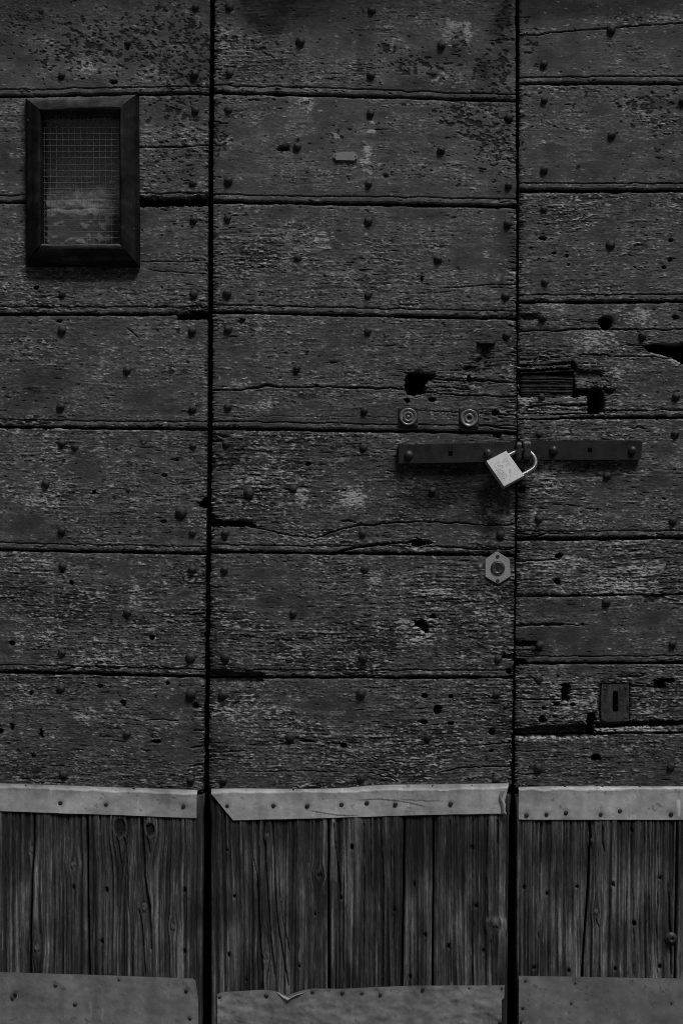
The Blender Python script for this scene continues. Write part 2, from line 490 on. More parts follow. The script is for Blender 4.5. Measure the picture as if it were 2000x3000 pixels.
# clusters of flaked-off dark chips (x, y, sx, sy, strength)
CHIPS = [
    (330, 110, 150, 55, 1.0), (530, 130, 70, 90, 1.0), (260, 190, 120, 40, .6), (560, 230, 60, 50, .8), (90, 120, 90, 60, .35),
    (480, 330, 70, 60, .55), (540, 400, 40, 80, .7), (60, 420, 50, 60, .4), (500, 500, 90, 60, .4),
    (645, 110, 22, 40, .8), (735, 115, 35, 18, .9), (780, 155, 60, 12, .7), (935, 150, 50, 15, .5), (1125, 125, 25, 25, .7), (1170, 165, 60, 30, .7),
    (1255, 205, 70, 25, 1.0), (1346, 124, 16, 22, 1.6), (1400, 190, 40, 50, .7), (1470, 200, 25, 130, .9), (1480, 60, 18, 50, .7),
    (1340, 330, 60, 35, .9), (1430, 345, 60, 60, .9), (1420, 400, 60, 60, .6), (640, 330, 18, 90, .7), (650, 420, 30, 40, .8), (975, 395, 40, 25, .8),
    (1140, 490, 40, 12, .9), (1230, 515, 40, 10, 1.0), (1440, 500, 60, 60, .5), (745, 290, 40, 8, .7), (895, 300, 18, 12, 1.0),
    (1800, 52, 30, 10, 1.0), (1555, 140, 18, 40, .9), (1540, 60, 14, 40, .6), (1650, 80, 50, 10, .7), (1950, 50, 40, 10, .7),
    (1850, 305, 60, 20, .8), (1930, 300, 50, 35, .9), (1960, 400, 40, 35, .7), (1650, 300, 80, 60, .35), (1860, 370, 20, 6, .8),
    (60, 600, 60, 60, .3), (580, 640, 20, 60, .4),
]
# pale patches where old filler or primer shows (x, y, sx, sy, strength)
PALE = [
    (895, 305, 24, 20, 1.0), (1318, 82, 13, 14, 1.3), (1342, 72, 18, 8, 1.2), (1368, 102, 8, 24, 1.5), (1308, 118, 12, 12, .9), (1340, 150, 26, 8, .7), (1300, 230, 60, 22, .7), (655, 105, 18, 30, .8), (660, 410, 26, 14, 1.0), (1075, 440, 8, 11, 2.6),
    (1083, 386, 6, 4, 2.6), (1094, 386, 4, 3, 2.4), (1060, 472, 5, 4, 2.0), (1083, 456, 3, 3, 2.4), (1086, 486, 5, 3, 2.4), (1112, 483, 4, 3, 2), (1092, 360, 8, 3, 2.2), (1075, 472, 3, 6, 2.6), (1076, 503, 8, 3, 2.4), (1085, 509, 3, 6, 2.6), (985, 400, 18, 12, .9), (945, 697, 26, 24, 1.0), (770, 1185, 22, 16, 1.2), (702, 1132, 18, 16, .8),
    (1620, 1178, 60, 8, .9), (1690, 1170, 20, 9, 1.2), (1610, 1202, 80, 5, 1.0), (1540, 1176, 18, 12, .9), (1640, 1226, 60, 5, .9), (1240, 1835, 34, 26, .7), (1030, 1457, 26, 22, 1.5), (885, 1455, 14, 24, 1.3), (760, 1400, 60, 40, .4), (1437, 1484, 20, 18, 1.5), (1470, 1520, 30, 16, 1.1), (1590, 1390, 50, 34, .8), (1230, 1600, 60, 10, .5),
    (1850, 930, 30, 22, 1.0), (1890, 925, 16, 16, 1.2), (1620, 905, 60, 16, .7), (1740, 990, 60, 24, .8), (1810, 1085, 30, 14, 1.0), (1480, 800, 26, 20, .9), (1430, 690, 16, 20, .7), (1800, 60, 80, 20, .6), (1560, 95, 50, 10, .8), (1930, 55, 50, 14, .7),
    (270, 200, 40, 16, .6), (250, 180, 22, 20, .6), (440, 215, 20, 14, .8), (150, 215, 22, 12, .7), (400, 90, 20, 18, .7), (130, 120, 12, 10, .6), (450, 410, 40, 20, .6), (560, 400, 26, 26, .6), (60, 450, 34, 12, .8),
    (1450, 1830, 40, 60, .3), (1140, 1700, 60, 20, .5), (1270, 1735, 50, 8, 1.1), (1110, 1840, 10, 9, 1.2), (850, 1580, 60, 12, .7), (1230, 1880, 30, 14, .7), (1750, 2060, 30, 12, .7), (1660, 2040, 60, 40, .4), (1880, 2139, 110, 5, 1.3), (1640, 2160, 80, 5, .9), (1580, 2157, 40, 4, 1.0), (1980, 1058, 22, 8, 1.3), (1930, 1040, 26, 5, 1.0),
    (1800, 1720, 90, 24, .8), (1930, 1660, 60, 14, 1.0), (1700, 1650, 50, 20, .6), (1580, 1665, 40, 40, .3), (1985, 1330, 20, 30, .5), (1690, 1520, 40, 10, .8), (1680, 1500, 20, 10, .7),
    (90, 1440, 80, 40, .25), (100, 1470, 60, 10, .6), (350, 1353, 10, 4, 1.2), (290, 1300, 20, 30, .5), (150, 1330, 40, 30, .4), (100, 1670, 70, 26, .6), (400, 1750, 16, 24, .9), (80, 1860, 40, 12, .5), (300, 1925, 60, 20, .5),
    (50, 2060, 30, 20, .4), (250, 2100, 30, 12, .6), (540, 990, 40, 30, .3), (320, 1030, 20, 20, .5), (300, 1090, 16, 20, .7), (40, 800, 60, 40, .4), (700, 2095, 60, 26, .6),
]
# dark stains soaked into paint and wood (x, y, sx, sy, strength)
STAINS = [
    (718, 8, 9, 22, .9), (730, 36, 9, 16, .9), (748, 64, 12, 12, .9), (775, 84, 18, 8, .85), (805, 92, 14, 6, .6), (830, 30, 70, 36, .35), (1480, 20, 10, 28, .9), (1464, 58, 11, 18, .9), (1442, 90, 15, 9, .8), (1418, 205, 14, 18, .6),
    (900, 20, 150, 60, .45), (790, 60, 40, 40, .5), (1480, 70, 30, 60, .6), (1060, 130, 20, 90, .4), (1420, 200, 26, 30, .5), (820, 190, 60, 30, .35), (780, 310, 40, 25, .35),
    (60, 40, 90, 40, .5), (1700, 30, 160, 20, .4), (1900, 130, 120, 30, .3),
    (1400, 1420, 130, 50, .5), (1320, 1400, 120, 40, .55), (1440, 1500, 30, 30, .5), (1250, 1470, 70, 20, .5), (1480, 1640, 24, 22, .8), (1450, 1260, 40, 20, .7),
    (1000, 1340, 80, 30, .3), (680, 1340, 50, 40, .4), (1390, 1870, 70, 30, .4), (1060, 1880, 90, 30, .35), (1575, 1610, 50, 26, .5), (1560, 1720, 40, 22, .7), (1900, 1620, 20, 20, .6), (1975, 1640, 40, 30, .7), (1960, 1700, 40, 24, .6),
    (1750, 1640, 20, 16, .5), (1550, 1930, 40, 20, .5), (1830, 2230, 200, 30, .35), (1560, 960, 50, 14, .5), (1420, 1040, 26, 36, .6), (1420, 985, 20, 8, .5), (1740, 1090, 40, 14, .6), (1570, 1280, 30, 40, .3),
    (95, 1120, 40, 30, .5), (100, 1160, 60, 30, .3), (60, 1720, 50, 40, .45), (280, 1790, 60, 30, .3), (240, 1400, 22, 30, .35), (640, 2180, 40, 60, .4), (620, 1880, 20, 60, .5), (1470, 2150, 30, 60, .3), (440, 2235, 50, 26, .5),
    (100, 2250, 120, 24, .4),
]


# places rotted and splintered down to the fibre (x, y, sx, sy, strength)
RUIN = [(1590, 1055, 60, 24, 1), (1600, 1196, 80, 20, 1), (1722, 1100, 40, 16, .8), (1320, 1132, 70, 18, .7), (1220, 1098, 50, 10, .6), (1840, 1022, 60, 18, .5), (1690, 2135, 160, 14, .7), (690, 1530, 70, 10, .6), (1240, 1835, 26, 22, 1),
        (1540, 930, 26, 14, .7), (1790, 1150, 18, 14, .8), (1420, 1030, 26, 30, .5), (1380, 1085, 30, 14, .7), (1545, 1905, 26, 20, .8), (1455, 1215, 26, 16, .6), (640, 1285, 24, 14, .7), (1700, 945, 60, 10, .5), (592, 1478, 10, 24, .8), (596, 2150, 12, 100, .6), (1500, 760, 10, 120, .5), (1500, 1080, 10, 120, .5)]

NAILS = {
    'left': [(573, 21), (182, 220), (572, 216), (376, 124), (573, 323), (566, 536), (568, 643), (184, 861), (568, 861), (183, 966), (564, 968), (374, 1083), (179, 1190), (565, 1197),
             (182, 1298), (221, 1309, 11), (567, 1306), (135, 1416, 12), (376, 1435, 8), (530, 1499, 18), (182, 1553), (565, 1560), (185, 1657), (564, 1668), (374, 1793), (182, 1911, 13), (559, 1925, 14),
             (179, 2016, 13), (560, 2030, 14), (372, 2149), (187, 2268, 13), (560, 2284)],
    'middle': [(672, 21, 13), (880, 122, 15), (1088, 31, 13), (673, 214), (1086, 220), (670, 320), (1085, 331), (871, 430), (670, 529), (1079, 538), (1293, 132, 13), (1291, 439), (1490, 344), (1489, 543),
               (667, 638), (1079, 646), (871, 754), (667, 859), (1079, 863), (668, 963), (1077, 970), (870, 1078), (668, 1190), (1067, 1202), (1282, 760), (1486, 654), (1480, 867), (1484, 981),
               (663, 1300), (1065, 1310), (729, 1444, 17), (859, 1431), (660, 1561, 13), (1062, 1562), (658, 1668, 13), (1068, 1666, 13), (860, 1795), (1266, 1437), (1465, 1565),
               (661, 1925, 15), (1063, 1926, 15), (654, 2034, 13), (1058, 2029, 13), (850, 2158, 13), (655, 2285), (1056, 2279, 14), (1458, 1929), (1453, 2031, 13), (1254, 2158, 13), (1480, 2068, 8), (1452, 2284)],
    'right': [(1789, 88, 13), (1592, 187), (1593, 293), (1791, 395, 13), (1593, 497), (1998, 296), (1592, 613), (1787, 716, 13), (1595, 825), (1589, 930, 13), (1880, 982), (1978, 1160), (1585, 1163),
              (1578, 1270), (1976, 1270), (1777, 1393, 13), (1577, 1519), (1969, 1525, 13), (1775, 1763), (1969, 1885), (1580, 1889, 13), (1576, 1988, 13), (1634, 1975, 6), (1575, 2248, 14), (1964, 2245, 13)],
}
def gauss_sum(lst, x, y, x0, x1, y0, y1):
    out = np.zeros_like(x)
    for cx, cy, sx, sy, a in lst:
        if cx + 3 * sx < x0 or cx - 3 * sx > x1 or cy + 3 * sy < y0 or cy - 3 * sy > y1:
            continue
        out += a * np.exp(-0.5 * (((x - cx) / sx) ** 2 + ((y - cy) / sy) ** 2))
    return out


def seg_dist_inside(poly, x, y):
    """signed distance to a polygon (negative inside)"""
    pts = np.asarray(poly, float)
    d = np.full(x.shape, 1e9)
    inside = np.zeros(x.shape, bool)
    n = len(pts)
    for i in range(n):
        ax, ay = pts[i]
        bx, by = pts[(i + 1) % n]
        ex, ey = bx - ax, by - ay
        t = np.clip(((x - ax) * ex + (y - ay) * ey) / (ex * ex + ey * ey + 1e-9), 0, 1)
        d = np.minimum(d, np.hypot(x - ax - t * ex, y - ay - t * ey))
        cond = ((ay > y) != (by > y)) & (x < (bx - ax) * (y - ay) / (by - ay + 1e-12) + ax)
        inside ^= cond
    return np.where(inside, -d, d)


def apply_cracks(h, tone, cracks, x, y, ox, oy, vertical=False):
    for pts, w, depth in cracks:
        a = np.asarray(pts, float)
        p, q = (y, x) if vertical else (x, y)
        ka, kb = (1, 0) if vertical else (0, 1)
        lo, hi = a[0, ka], a[-1, ka]
        m = (p > lo - 2) & (p < hi + 2) & (np.abs(q - np.interp(p, a[:, ka], a[:, kb])) < 30)
        if not m.any():
            continue
        pm, qm = p[m], q[m]
        c = np.interp(pm, a[:, ka], a[:, kb]) + (0.8 if vertical else 1.1) * samp('edge', pm * (0.10 if vertical else 0.3), pm * 0 + 7 * w, ox, oy)
        fade = np.clip((pm - lo) / 14, 0, 1) * np.clip((hi - pm) / 14, 0, 1)
        ww = w * np.clip(0.85 + 0.3 * samp('edge', pm * 0.08, pm * 0 + 50, oy, ox), 0.35, 1.6) * (0.35 + 0.65 * np.sqrt(fade))
        ww = np.maximum(ww, 0.3)
        g = np.exp(-(np.abs(qm - c) / (ww * (1.25 if vertical else 1.0) + 0.5)) ** 3)
        h[m] -= depth * g
        lip = np.exp(-(((qm - c) - (ww + 2.5)) / 2.0) ** 2)
        h[m] += 0.35 * lip * min(1.0, depth / 5)
        tone[m] = tone[m] * (1 - 0.6 * g) + 0.05 * 0.6 * g
        tone[m] += 0.05 * lip * (0.5 + 0.5 * samp('flake', pm, qm, ox, oy)).clip(0, 1)


def apply_holes(h, tone, hole, leaf, x, y, ox, oy):
    x0, x1, y0, y1 = x.min(), x.max(), y.min(), y.max()
    for lf, kind, data, depth in HOLES:
        if lf != leaf:
            continue
        if kind == 'ell':
            cx, cy, rx, ry = data
            bx0, bx1, by0, by1 = cx - rx, cx + rx, cy - ry, cy + ry
        else:
            pa = np.asarray(data, float)
            bx0, by0 = pa.min(0)
            bx1, by1 = pa.max(0)
        if bx1 < x0 or bx0 > x1 or by1 < y0 or by0 > y1:
            continue
        pad = 26
        m = (x > bx0 - pad) & (x < bx1 + pad) & (y > by0 - pad) & (y < by1 + pad)
        if not m.any():
            continue
        xm, ym = x[m], y[m]
        e = samp('edge', xm * 0.8, ym * 1.4, ox + 31, oy + 17)
        if kind == 'ell':
            r = np.hypot((xm - cx) / rx, (ym - cy) / ry)
            d = (r - 1) * min(rx, ry)
        else:
            d = seg_dist_inside(data, xm, ym)
        big = max(bx1 - bx0, by1 - by0) > 30
        d = d + e * (1.3 if big else 0.8) + (1.1 if big else 0.6) * samp('flake', xm * 0.8, ym, ox, oy)
        k = sstep(1.2, -1.2, d)
        hh = h[m]
        # torn rim
        rim = np.exp(-np.maximum(d, 0) / 5.0) * (1 - k)
        hh -= rim * (1.3 if big else 0.4) * (1 + e)
        h[m] = hh * (1 - k) + k * (-depth + 0.5 * e)
        tone[m] = tone[m] * (1 - k) + k * (0.055 + 0.02 * e.clip(-1, 1))
        if depth >= 26:
            hole[m] |= d < -1.0


def plank_fn(leaf, ox, oy, yt, yb, xl, xr, bead, cfg):
    wbase = cfg.get('weather')
    light = cfg.get('light', 0.0)

    def fn(x, y):
        x0, x1, y0, y1 = x.min(), x.max(), y.min(), y.max()
        # grain runs along the plank, bending a little
        yy = y + 5 * samp('big', x * 0.8, y * 0.5, ox + 400, oy)
        big = samp('big', x, y, ox, oy)
        mid = samp('mid', x, yy, ox, oy)
        fl = samp('flake', x, yy, ox, oy)
        fl2 = samp('flake2', x, yy, oy, ox)
        da = samp('dash', x, yy, ox, oy)
        gr = samp('grain', x, yy, ox, oy)
        gr2 = samp('grain2', x, yy, ox, oy)
        ch = samp('chip', x, y, ox, oy)
        ck = samp('crackle', x, y, oy, ox)
        w = 0.96 * wbase + 0.24 * big + 0.16 * mid
        top_d = y - yt(x)
        bot_d = yb(x) - y
        end_d = np.minimum(x - xl(y), xr(y) - x)
        w = w + 0.25 * np.exp(-end_d / 18) + 0.2 * np.exp(-top_d / 14) + 0.12 * np.exp(-bot_d / 30)
        w = np.clip(w, 0, 1.3)
        pale = 1.25 * gauss_sum(PALE, x, y, x0, x1, y0, y1)
        chipc = gauss_sum(CHIPS, x, y, x0, x1, y0, y1)
        stain = gauss_sum(STAINS, x, y, x0, x1, y0, y1)
        # --- coats: old paint, bare wood, pale primer, black chips
        sp = samp('speck', x, yy, ox + 13, oy)
        vs_ = samp('streak', x, y, oy, ox)
        ruin = np.clip(gauss_sum(RUIN, x, y, x0, x1, y0, y1), 0, 1)
        w = np.clip(w + 0.4 * ruin, 0, 1.3)
        fine = 0.42 * gr2 + 0.45 * fl2 + 0.55 * fl + 0.25 * da + 0.65 * sp + 0.25 * gr + 0.25 * ck
        fine = fine / 1.14
        sig = 0.09 + 0.46 * w + 0.25 * ruin
        paint = 0.140 * np.exp(0.19 * big + 0.23 * mid + 0.05 * vs_ - 0.03)
        bare_t = 2.7 - 2.6 * w - 0.5 * pale + 0.15 * vs_
        bare = sstep(bare_t - 0.45, bare_t + 0.45, fl + 0.35 * mid)
        wood = np.clip(0.075 + 0.03 * gr + light * (1 + 0.5 * gr), 0.02, 0.5)
        tone = (paint * (1 - bare) + wood * bare) * np.exp(sig * fine - 0.5 * sig * sig)
        h = 0.5 * (1 - bare) + (0.24 * gr + 0.20 * gr2) * (0.03 + w ** 1.5 * 0.68) + 0.24 * w * fl + 0.13 * w * fl2 + 0.10 * sp * (0.3 + w)
        h += 0.30 * np.exp(-((fl + 0.35 * mid - bare_t + 0.45) / 0.25) ** 2) * (0.3 + w)
        h += 0.5 * big + 0.22 * mid
        h -= ruin * (1.6 * np.clip(-da, 0, 3) + 1.3 * np.clip(gr2, 0, 3) + 1.2 * np.clip(fl, 0, 3))
        # crackled paint: fine blocks
        crk = np.exp(-(ck / 0.15) ** 2) * sstep(0.22, 0.5, w) * (1 - bare) * sstep(-0.6, 0.8, mid + 0.4 * big)
        h -= 0.5 * crk
        tone *= 1 - 0.3 * crk
        # short checks along the grain
        dt = 3.0 - 1.35 * w
        dash = sstep(dt, dt + 0.5, -da + 0.25 * fl2 - 0.35 * mid)
        h -= 1.5 * dash
        tone = tone * (1 - 0.8 * dash) + 0.025 * 0.8 * dash
        # pale flecks of primer and splintered fibre
        pt = 2.45 - 0.95 * w - 1.7 * pale - 3.0 * light - 0.12 * vs_
        fleck = sstep(pt, pt + 0.6, fl2 + 0.45 * sp + 0.35 * fl + 0.2 * mid)
        tone = tone * (1 - fleck) + (0.47 + 0.06 * gr2) * fleck
        h += 0.3 * fleck
        tone += 0.15 * np.clip(pale, 0, 1.8) * np.clip(0.4 + 0.4 * fl + 0.3 * sp + 0.25 * mid, 0, 1.2)
        # chips through to black
        ct = 2.5 - 2.0 * np.minimum(chipc, 1.1) - 0.3 * sstep(0.2, 0.6, w)
        chip = sstep(ct - 0.2, ct + 0.2, ch + 0.25 * sp)
        h -= 1.0 * chip
        tone = tone * (1 - 0.9 * chip) + 0.012 * 0.9 * chip
        crim = np.exp(-((ch - ct + 0.36) / 0.16) ** 2) * (chipc > 0.15) * sstep(0.0, 0.8, fl2)
        tone += 0.10 * crim
        # iron stain round the nails and running down from them
        for n_ in NAILS[leaf]:
            if n_[1] < y0 - 5 or n_[1] > y1 + 5:
                continue
            dx_, dy_ = x - n_[0], y - n_[1]
            k_ = 0.26 * np.exp(-0.5 * (dx_ ** 2 + (dy_ - 3) ** 2) / 13.0 ** 2)
            k_ += 0.22 * np.exp(-0.5 * ((dx_ + 2 * mid) / 8.0) ** 2) * np.exp(-np.maximum(dy_, 0) / 45) * (dy_ > 0)
            tone = tone * (1 - np.clip(k_ * (0.8 + 0.3 * mid), 0, 0.75))
        tone *= 1 - 0.86 * np.clip(1.15 * stain * (0.8 + 0.3 * mid + 0.2 * gr2 + 0.2 * fl), 0, 1)
        # --- shape: bead, edges, ends
        if bead:
            bw_ = 18.0 + 0.6 * big
            wob = 0.35 * samp('edge', x * 0.25, y * 0, ox, oy)
            dd = bot_d + wob
            groove = np.exp(-((dd - bw_) / 1.6) ** 4)
            h -= 3.2 * groove
            inb = dd < bw_ - 1.0
            t = np.clip(dd / bw_, 0, 1)
            prof = -2.6 * np.clip((0.34 - t) / 0.34, 0, 1) ** 2 - 0.5 * np.clip((t - 0.8) / 0.2, 0, 1) ** 2
            torn = sstep(1.9 - 0.9 * w, 2.5 - 0.9 * w, samp('flake', x * 0.7, y, ox + 90, oy) + 0.5 * w * mid)
            h = np.where(inb, h * 0.6 + prof - 0.1 - 1.3 * torn, h)
            tone = np.where(inb, tone * (1.1 - 0.65 * torn), tone)
        else:
            h -= 2.2 * np.exp(-np.maximum(bot_d, 0) / 2.5)
        edge_n = samp('edge', x * 0.5, y * 0.5, ox + 200, oy)
        h -= 1.6 * np.exp(-np.maximum(top_d, 0) / (2.3 + 0.5 * edge_n))
        er = 3.0 + 5.0 * w
        h -= (1.2 + 2.6 * w * np.clip(0.5 + 0.5 * gr + 0.5 * da, 0, 2)) * np.exp(-np.maximum(end_d, 0) / er)
        hole = np.zeros(x.shape, bool)
        apply_cracks(h, tone, CRACKS_H[leaf], x, y, ox, oy)
        apply_holes(h, tone, hole, leaf, x, y, ox, oy)
        return h, np.clip(tone, 0.015, 0.5), hole
    return fn


PLANKS = []   # (object, leaf, yt, yb)


def build_plank(leaf, jt, jb, xa, xb, cfg, fine=True):
    """jt / jb: joints above and below as (y at xa, y at xb, dark width, bead)"""
    ox, oy = rng.uniform(0, 1000, 2)
    eT, eB = rng.uniform(0, 1000, 2)
    bead = jb[3]
    t0, b0 = lin(xa, jt[0], xb, jt[1]), lin(xa, jb[0], xb, jb[1])

    def yt(x):
        return t0(x) + jt[2] / 2 + 0.9 * samp('edge', np.asarray(x) * 0.25, np.asarray(x) * 0, eT, 5)

    def yb(x):
        return b0(x) - jb[2] / 2 + 0.9 * samp('edge', np.asarray(x) * 0.25, np.asarray(x) * 0, eB, 9)
    rag = 0.55 * cfg.get('rag', 1.0)
    if leaf == 'left':
        def xl(y): return np.full(np.shape(y), X_MIN)
        def xr(y): return L_R(y) + rag * samp('edge', np.asarray(y) * 0, np.asarray(y) * 0.8, 3, eT)
    elif leaf == 'middle':
        def xl(y): return M_L(y) + rag * samp('edge', np.asarray(y) * 0, np.asarray(y) * 0.8, 3, eT)
        def xr(y): return M_R(y) + rag * 1.3 * samp('edge', np.asarray(y) * 0, np.asarray(y) * 0.8, 5, eB)
    else:
        def xl(y): return R_L(y) + rag * samp('edge', np.asarray(y) * 0, np.asarray(y) * 0.8, 3, eT)
        def xr(y): return np.full(np.shape(y), X_MAX)
    fn = plank_fn(leaf, ox, oy, yt, yb, xl, xr, bead, cfg)
    ymid = 0.5 * (jt[0] + jb[0])
    XA, XB = float(xl(np.array([ymid]))[0]), float(xr(np.array([ymid]))[0])
    step = 2.7 if fine else 14
    xs = axis_samples(XA, XB, step, -30, 2030, 14)
    us = (xs - XA) / (XB - XA)
    hgt = jb[0] - jt[0]
    ys = axis_samples(0, hgt, 1.75 if fine else 12, -30 - jt[0], 1e9, 12)
    vs = ys / hgt
    cx = 0.5 * (max(XA, -270) + XB)
    base = (wx(cx), 0.0, wz(jb[0]))
    me = field_mesh('plank', xl, xr, yt, yb, us, vs, fn, 0.0, 0.028, base)
    o = link('plank', me, M_PLANK, LEAF[leaf], base)
    PLANKS.append((o, leaf, yt, yb))
    return o


JOINTS = {
    'left': (0, 610, [(-400, -405, 8, True), (-60, -68, 8, True), (284, 275, 8, True), (594, 588, 8, True), (922, 922, 8, True), (1251, 1259, 8, True),
                      (1612, 1623, 8, True), (1969, 1983, 8, True), (2303, 2322, 2, False)]),
    'middle': (625, 1510, [(-400, -390, 8, True), (-68, -48, 8, True), (272, 297, 8, True), (592, 606, 9, True), (915, 935, 8, True), (1256, 1270, 8, True),
                           (1618, 1627, 8, True), (1985, 1986, 7, True), (2318, 2306, 2, False)]),
    'right': (1515, 2000, [(-400, -400, 8, True), (-75, -78, 8, True), (247, 246, 7, True), (560, 560, 11, True), (886, 885, 8, True), (1227, 1223, 8, True),
                           (1581, 1577, 9, True), (1748, 1741, 5, False), (1944, 1943, 7, True), (2155, 2147, 5, False), (2311, 2311, 2, False)]),
}
CFG = {
    'left': [dict(weather=.2), dict(weather=.16), dict(weather=.34), dict(weather=.46), dict(weather=.55), dict(weather=.64), dict(weather=.72, rag=2), dict(weather=.8, rag=2)],
    'middle': [dict(weather=.2), dict(weather=.18), dict(weather=.24), dict(weather=.44), dict(weather=.58), dict(weather=.72), dict(weather=.78, rag=2), dict(weather=.78, rag=2)],
    'right': [dict(weather=.2), dict(weather=.2), dict(weather=.38), dict(weather=.52), dict(weather=.66, rag=2), dict(weather=.64), dict(weather=.95, light=.06, rag=2), dict(weather=.74, rag=2), dict(weather=.84, light=.01, rag=2), dict(weather=.8, rag=2)],
}
for leaf, (xa, xb, js) in JOINTS.items():
    for i in range(len(js) - 1):
        build_plank(leaf, js[i], js[i + 1], xa, xb, CFG[leaf][i], fine=i > 0)

# ------------------------------------------------------------------ upright boards of the skirt
KNOTS = [(354, 2423, 17, 26, 1), (442, 2427, 13, 19, 1), (96, 2485, 6, 9, 0), (218, 2530, 8, 9, 0), (425, 2653, 8, 12, 0), (508, 2713, 6, 8, 0), (112, 2773, 8, 12, 0),
         (780, 2794, 8, 12, 0), (784, 2445, 6, 7, 0), (936, 2563, 9, 7, 1), (1730, 2460, 6, 8, 0), (1450, 2706, 9, 5, 0), (1743, 2667, 6, 7, 0)]
VHOLES = [(219, 2598, 4, 13), (316, 2606, 5, 12), (543, 2606, 5, 12), (302, 2756, 6, 7), (543, 2786, 5, 9), (688, 2623, 6, 6), (923, 2675, 5, 6), (672, 2794, 5, 8), (878, 2826, 5, 6),
          (998, 2628, 6, 7), (1154, 2664, 6, 10), (1201, 2858, 6, 7), (723, 2869, 5, 6), (1381, 2482, 7, 8), (1393, 2653, 5, 9), (1414, 2784, 5, 10), (1313, 2771, 6, 10), (1245, 2735, 5, 7),
          (1533, 2598, 6, 9), (1600, 2614, 6, 7), (1687, 2595, 6, 6), (1792, 2587, 5, 9), (1930, 2569, 6, 7), (1562, 2832, 8, 6), (1663, 2839, 7, 7), (1798, 2835, 6, 9), (1928, 2828, 7, 7), (1853, 2702, 6, 9),
          (667, 2486, 4, 5), (1213, 2590, 5, 12), (1030, 2480, 5, 14), (1845, 2430, 6, 12)]
CRACKS_V = [
    ([(417, 2380), (418, 2450), (427, 2560), (432, 2610), (440, 2650), (442, 2730), (445, 2780)], 3.0, 8),
    ([(410, 2660), (415, 2700), (422, 2760), (428, 2850)], 1.6, 4), ([(366, 2450), (372, 2500), (378, 2600), (384, 2720), (390, 2860)], 1.5, 3.5),
    ([(543, 2395), (543, 2470)], 1.2, 3), ([(296, 2380), (297, 2440)], 2.0, 4), ([(205, 2380), (206, 2450)], 2.0, 4), ([(345, 2450), (352, 2490), (362, 2560)], 1.5, 3),
    ([(433, 2450), (438, 2480), (442, 2500)], 2.0, 4), ([(60, 2560), (61, 2850)], 1.0, 2.5), ([(20, 2500), (22, 2860)], 0.8, 2),
    ([(755, 2560), (758, 2620), (763, 2760), (767, 2810), (770, 2900)], 2.6, 7), ([(798, 2390), (804, 2480), (808, 2600), (815, 2700), (830, 2800), (845, 2880)], 1.7, 4.5),
    ([(780, 2460), (783, 2560), (792, 2700), (797, 2780), (806, 2860)], 1.9, 4.5), ([(745, 2400), (742, 2500), (756, 2560)], 1.2, 3), ([(820, 2600), (830, 2700), (850, 2790)], 1.2, 3),
    ([(978, 2410), (984, 2480), (994, 2560), (998, 2630)], 2.2, 5), ([(1008, 2480), (1007, 2600), (1006, 2890)], 1.2, 3.5), ([(1064, 2395), (1066, 2560), (1065, 2890)], 1.7, 4.5),
    ([(1034, 2460), (1036, 2600), (1035, 2890)], 1.0, 3), ([(1092, 2600), (1096, 2890)], 1.0, 3), ([(1120, 2460), (1122, 2700), (1120, 2890)], 1.7, 4.5), ([(1145, 2420), (1148, 2890)], 1.2, 3.5),
    ([(1085, 2400), (1086, 2530)], 1.3, 3.5), ([(1160, 2700), (1158, 2890)], 1.3, 3),
    ([(1383, 2390), (1381, 2560), (1383, 2890)], 1.6, 4), ([(1316, 2400), (1318, 2880)], 1.3, 3.5), ([(1424, 2400), (1422, 2560), (1426, 2690)], 1.6, 4), ([(1296, 2560), (1296, 2720)], 1.0, 3),
    ([(1452, 2400), (1455, 2470)], 2.0, 4), ([(1340, 2600), (1343, 2890)], 0.9, 2.5), ([(1436, 2750), (1440, 2890)], 1.0, 3),
    ([(1582, 2395), (1579, 2470), (1576, 2600), (1574, 2740), (1571, 2860)], 1.9, 5), ([(1648, 2395), (1646, 2600), (1644, 2850)], 0.9, 2.5), ([(1602, 2760), (1601, 2855)], 1.5, 3.5),
    ([(1761, 2400), (1763, 2470), (1768, 2490)], 2.2, 5), ([(1884, 2400), (1882, 2500)], 1.4, 3.5), ([(1850, 2600), (1852, 2855)], 1.2, 3.5), ([(1922, 2470), (1921, 2600), (1919, 2700), (1920, 2855)], 1.7, 4.5),
    ([(1952, 2590), (1955, 2660), (1962, 2740)], 1.8, 4.5), ([(1960, 2770), (1963, 2855)], 2.4, 5), ([(1743, 2690), (1752, 2715)], 1.4, 3), ([(1895, 2420), (1900, 2855)], 0.9, 2.5), ([(1625, 2600), (1630, 2855)], 0.8, 2),
    ([(1738, 2500), (1742, 2600)], 1.0, 2.5),
]
VPALE = [(520, 2780, 18, 90, .6), (505, 2840, 22, 40, .5), (400, 2760, 14, 90, .35), (180, 2440, 26, 60, .3), (100, 2560, 8, 60, .4), (1010, 2560, 12, 60, .6), (900, 2760, 26, 90, .45), (870, 2560, 40, 60, .25), (1205, 2690, 10, 40, .8),
         (1340, 2720, 22, 100, .5), (1660, 2620, 60, 60, .35), (1690, 2760, 30, 80, .45), (1770, 2730, 22, 40, .6), (1765, 2820, 16, 30, .6), (1960, 2800, 8, 60, .5), (1078, 2700, 8, 60, .6), (1540, 2420, 20, 60, .35), (740, 2700, 20, 120, .3), (1450, 2690, 16, 6, 1.4)]
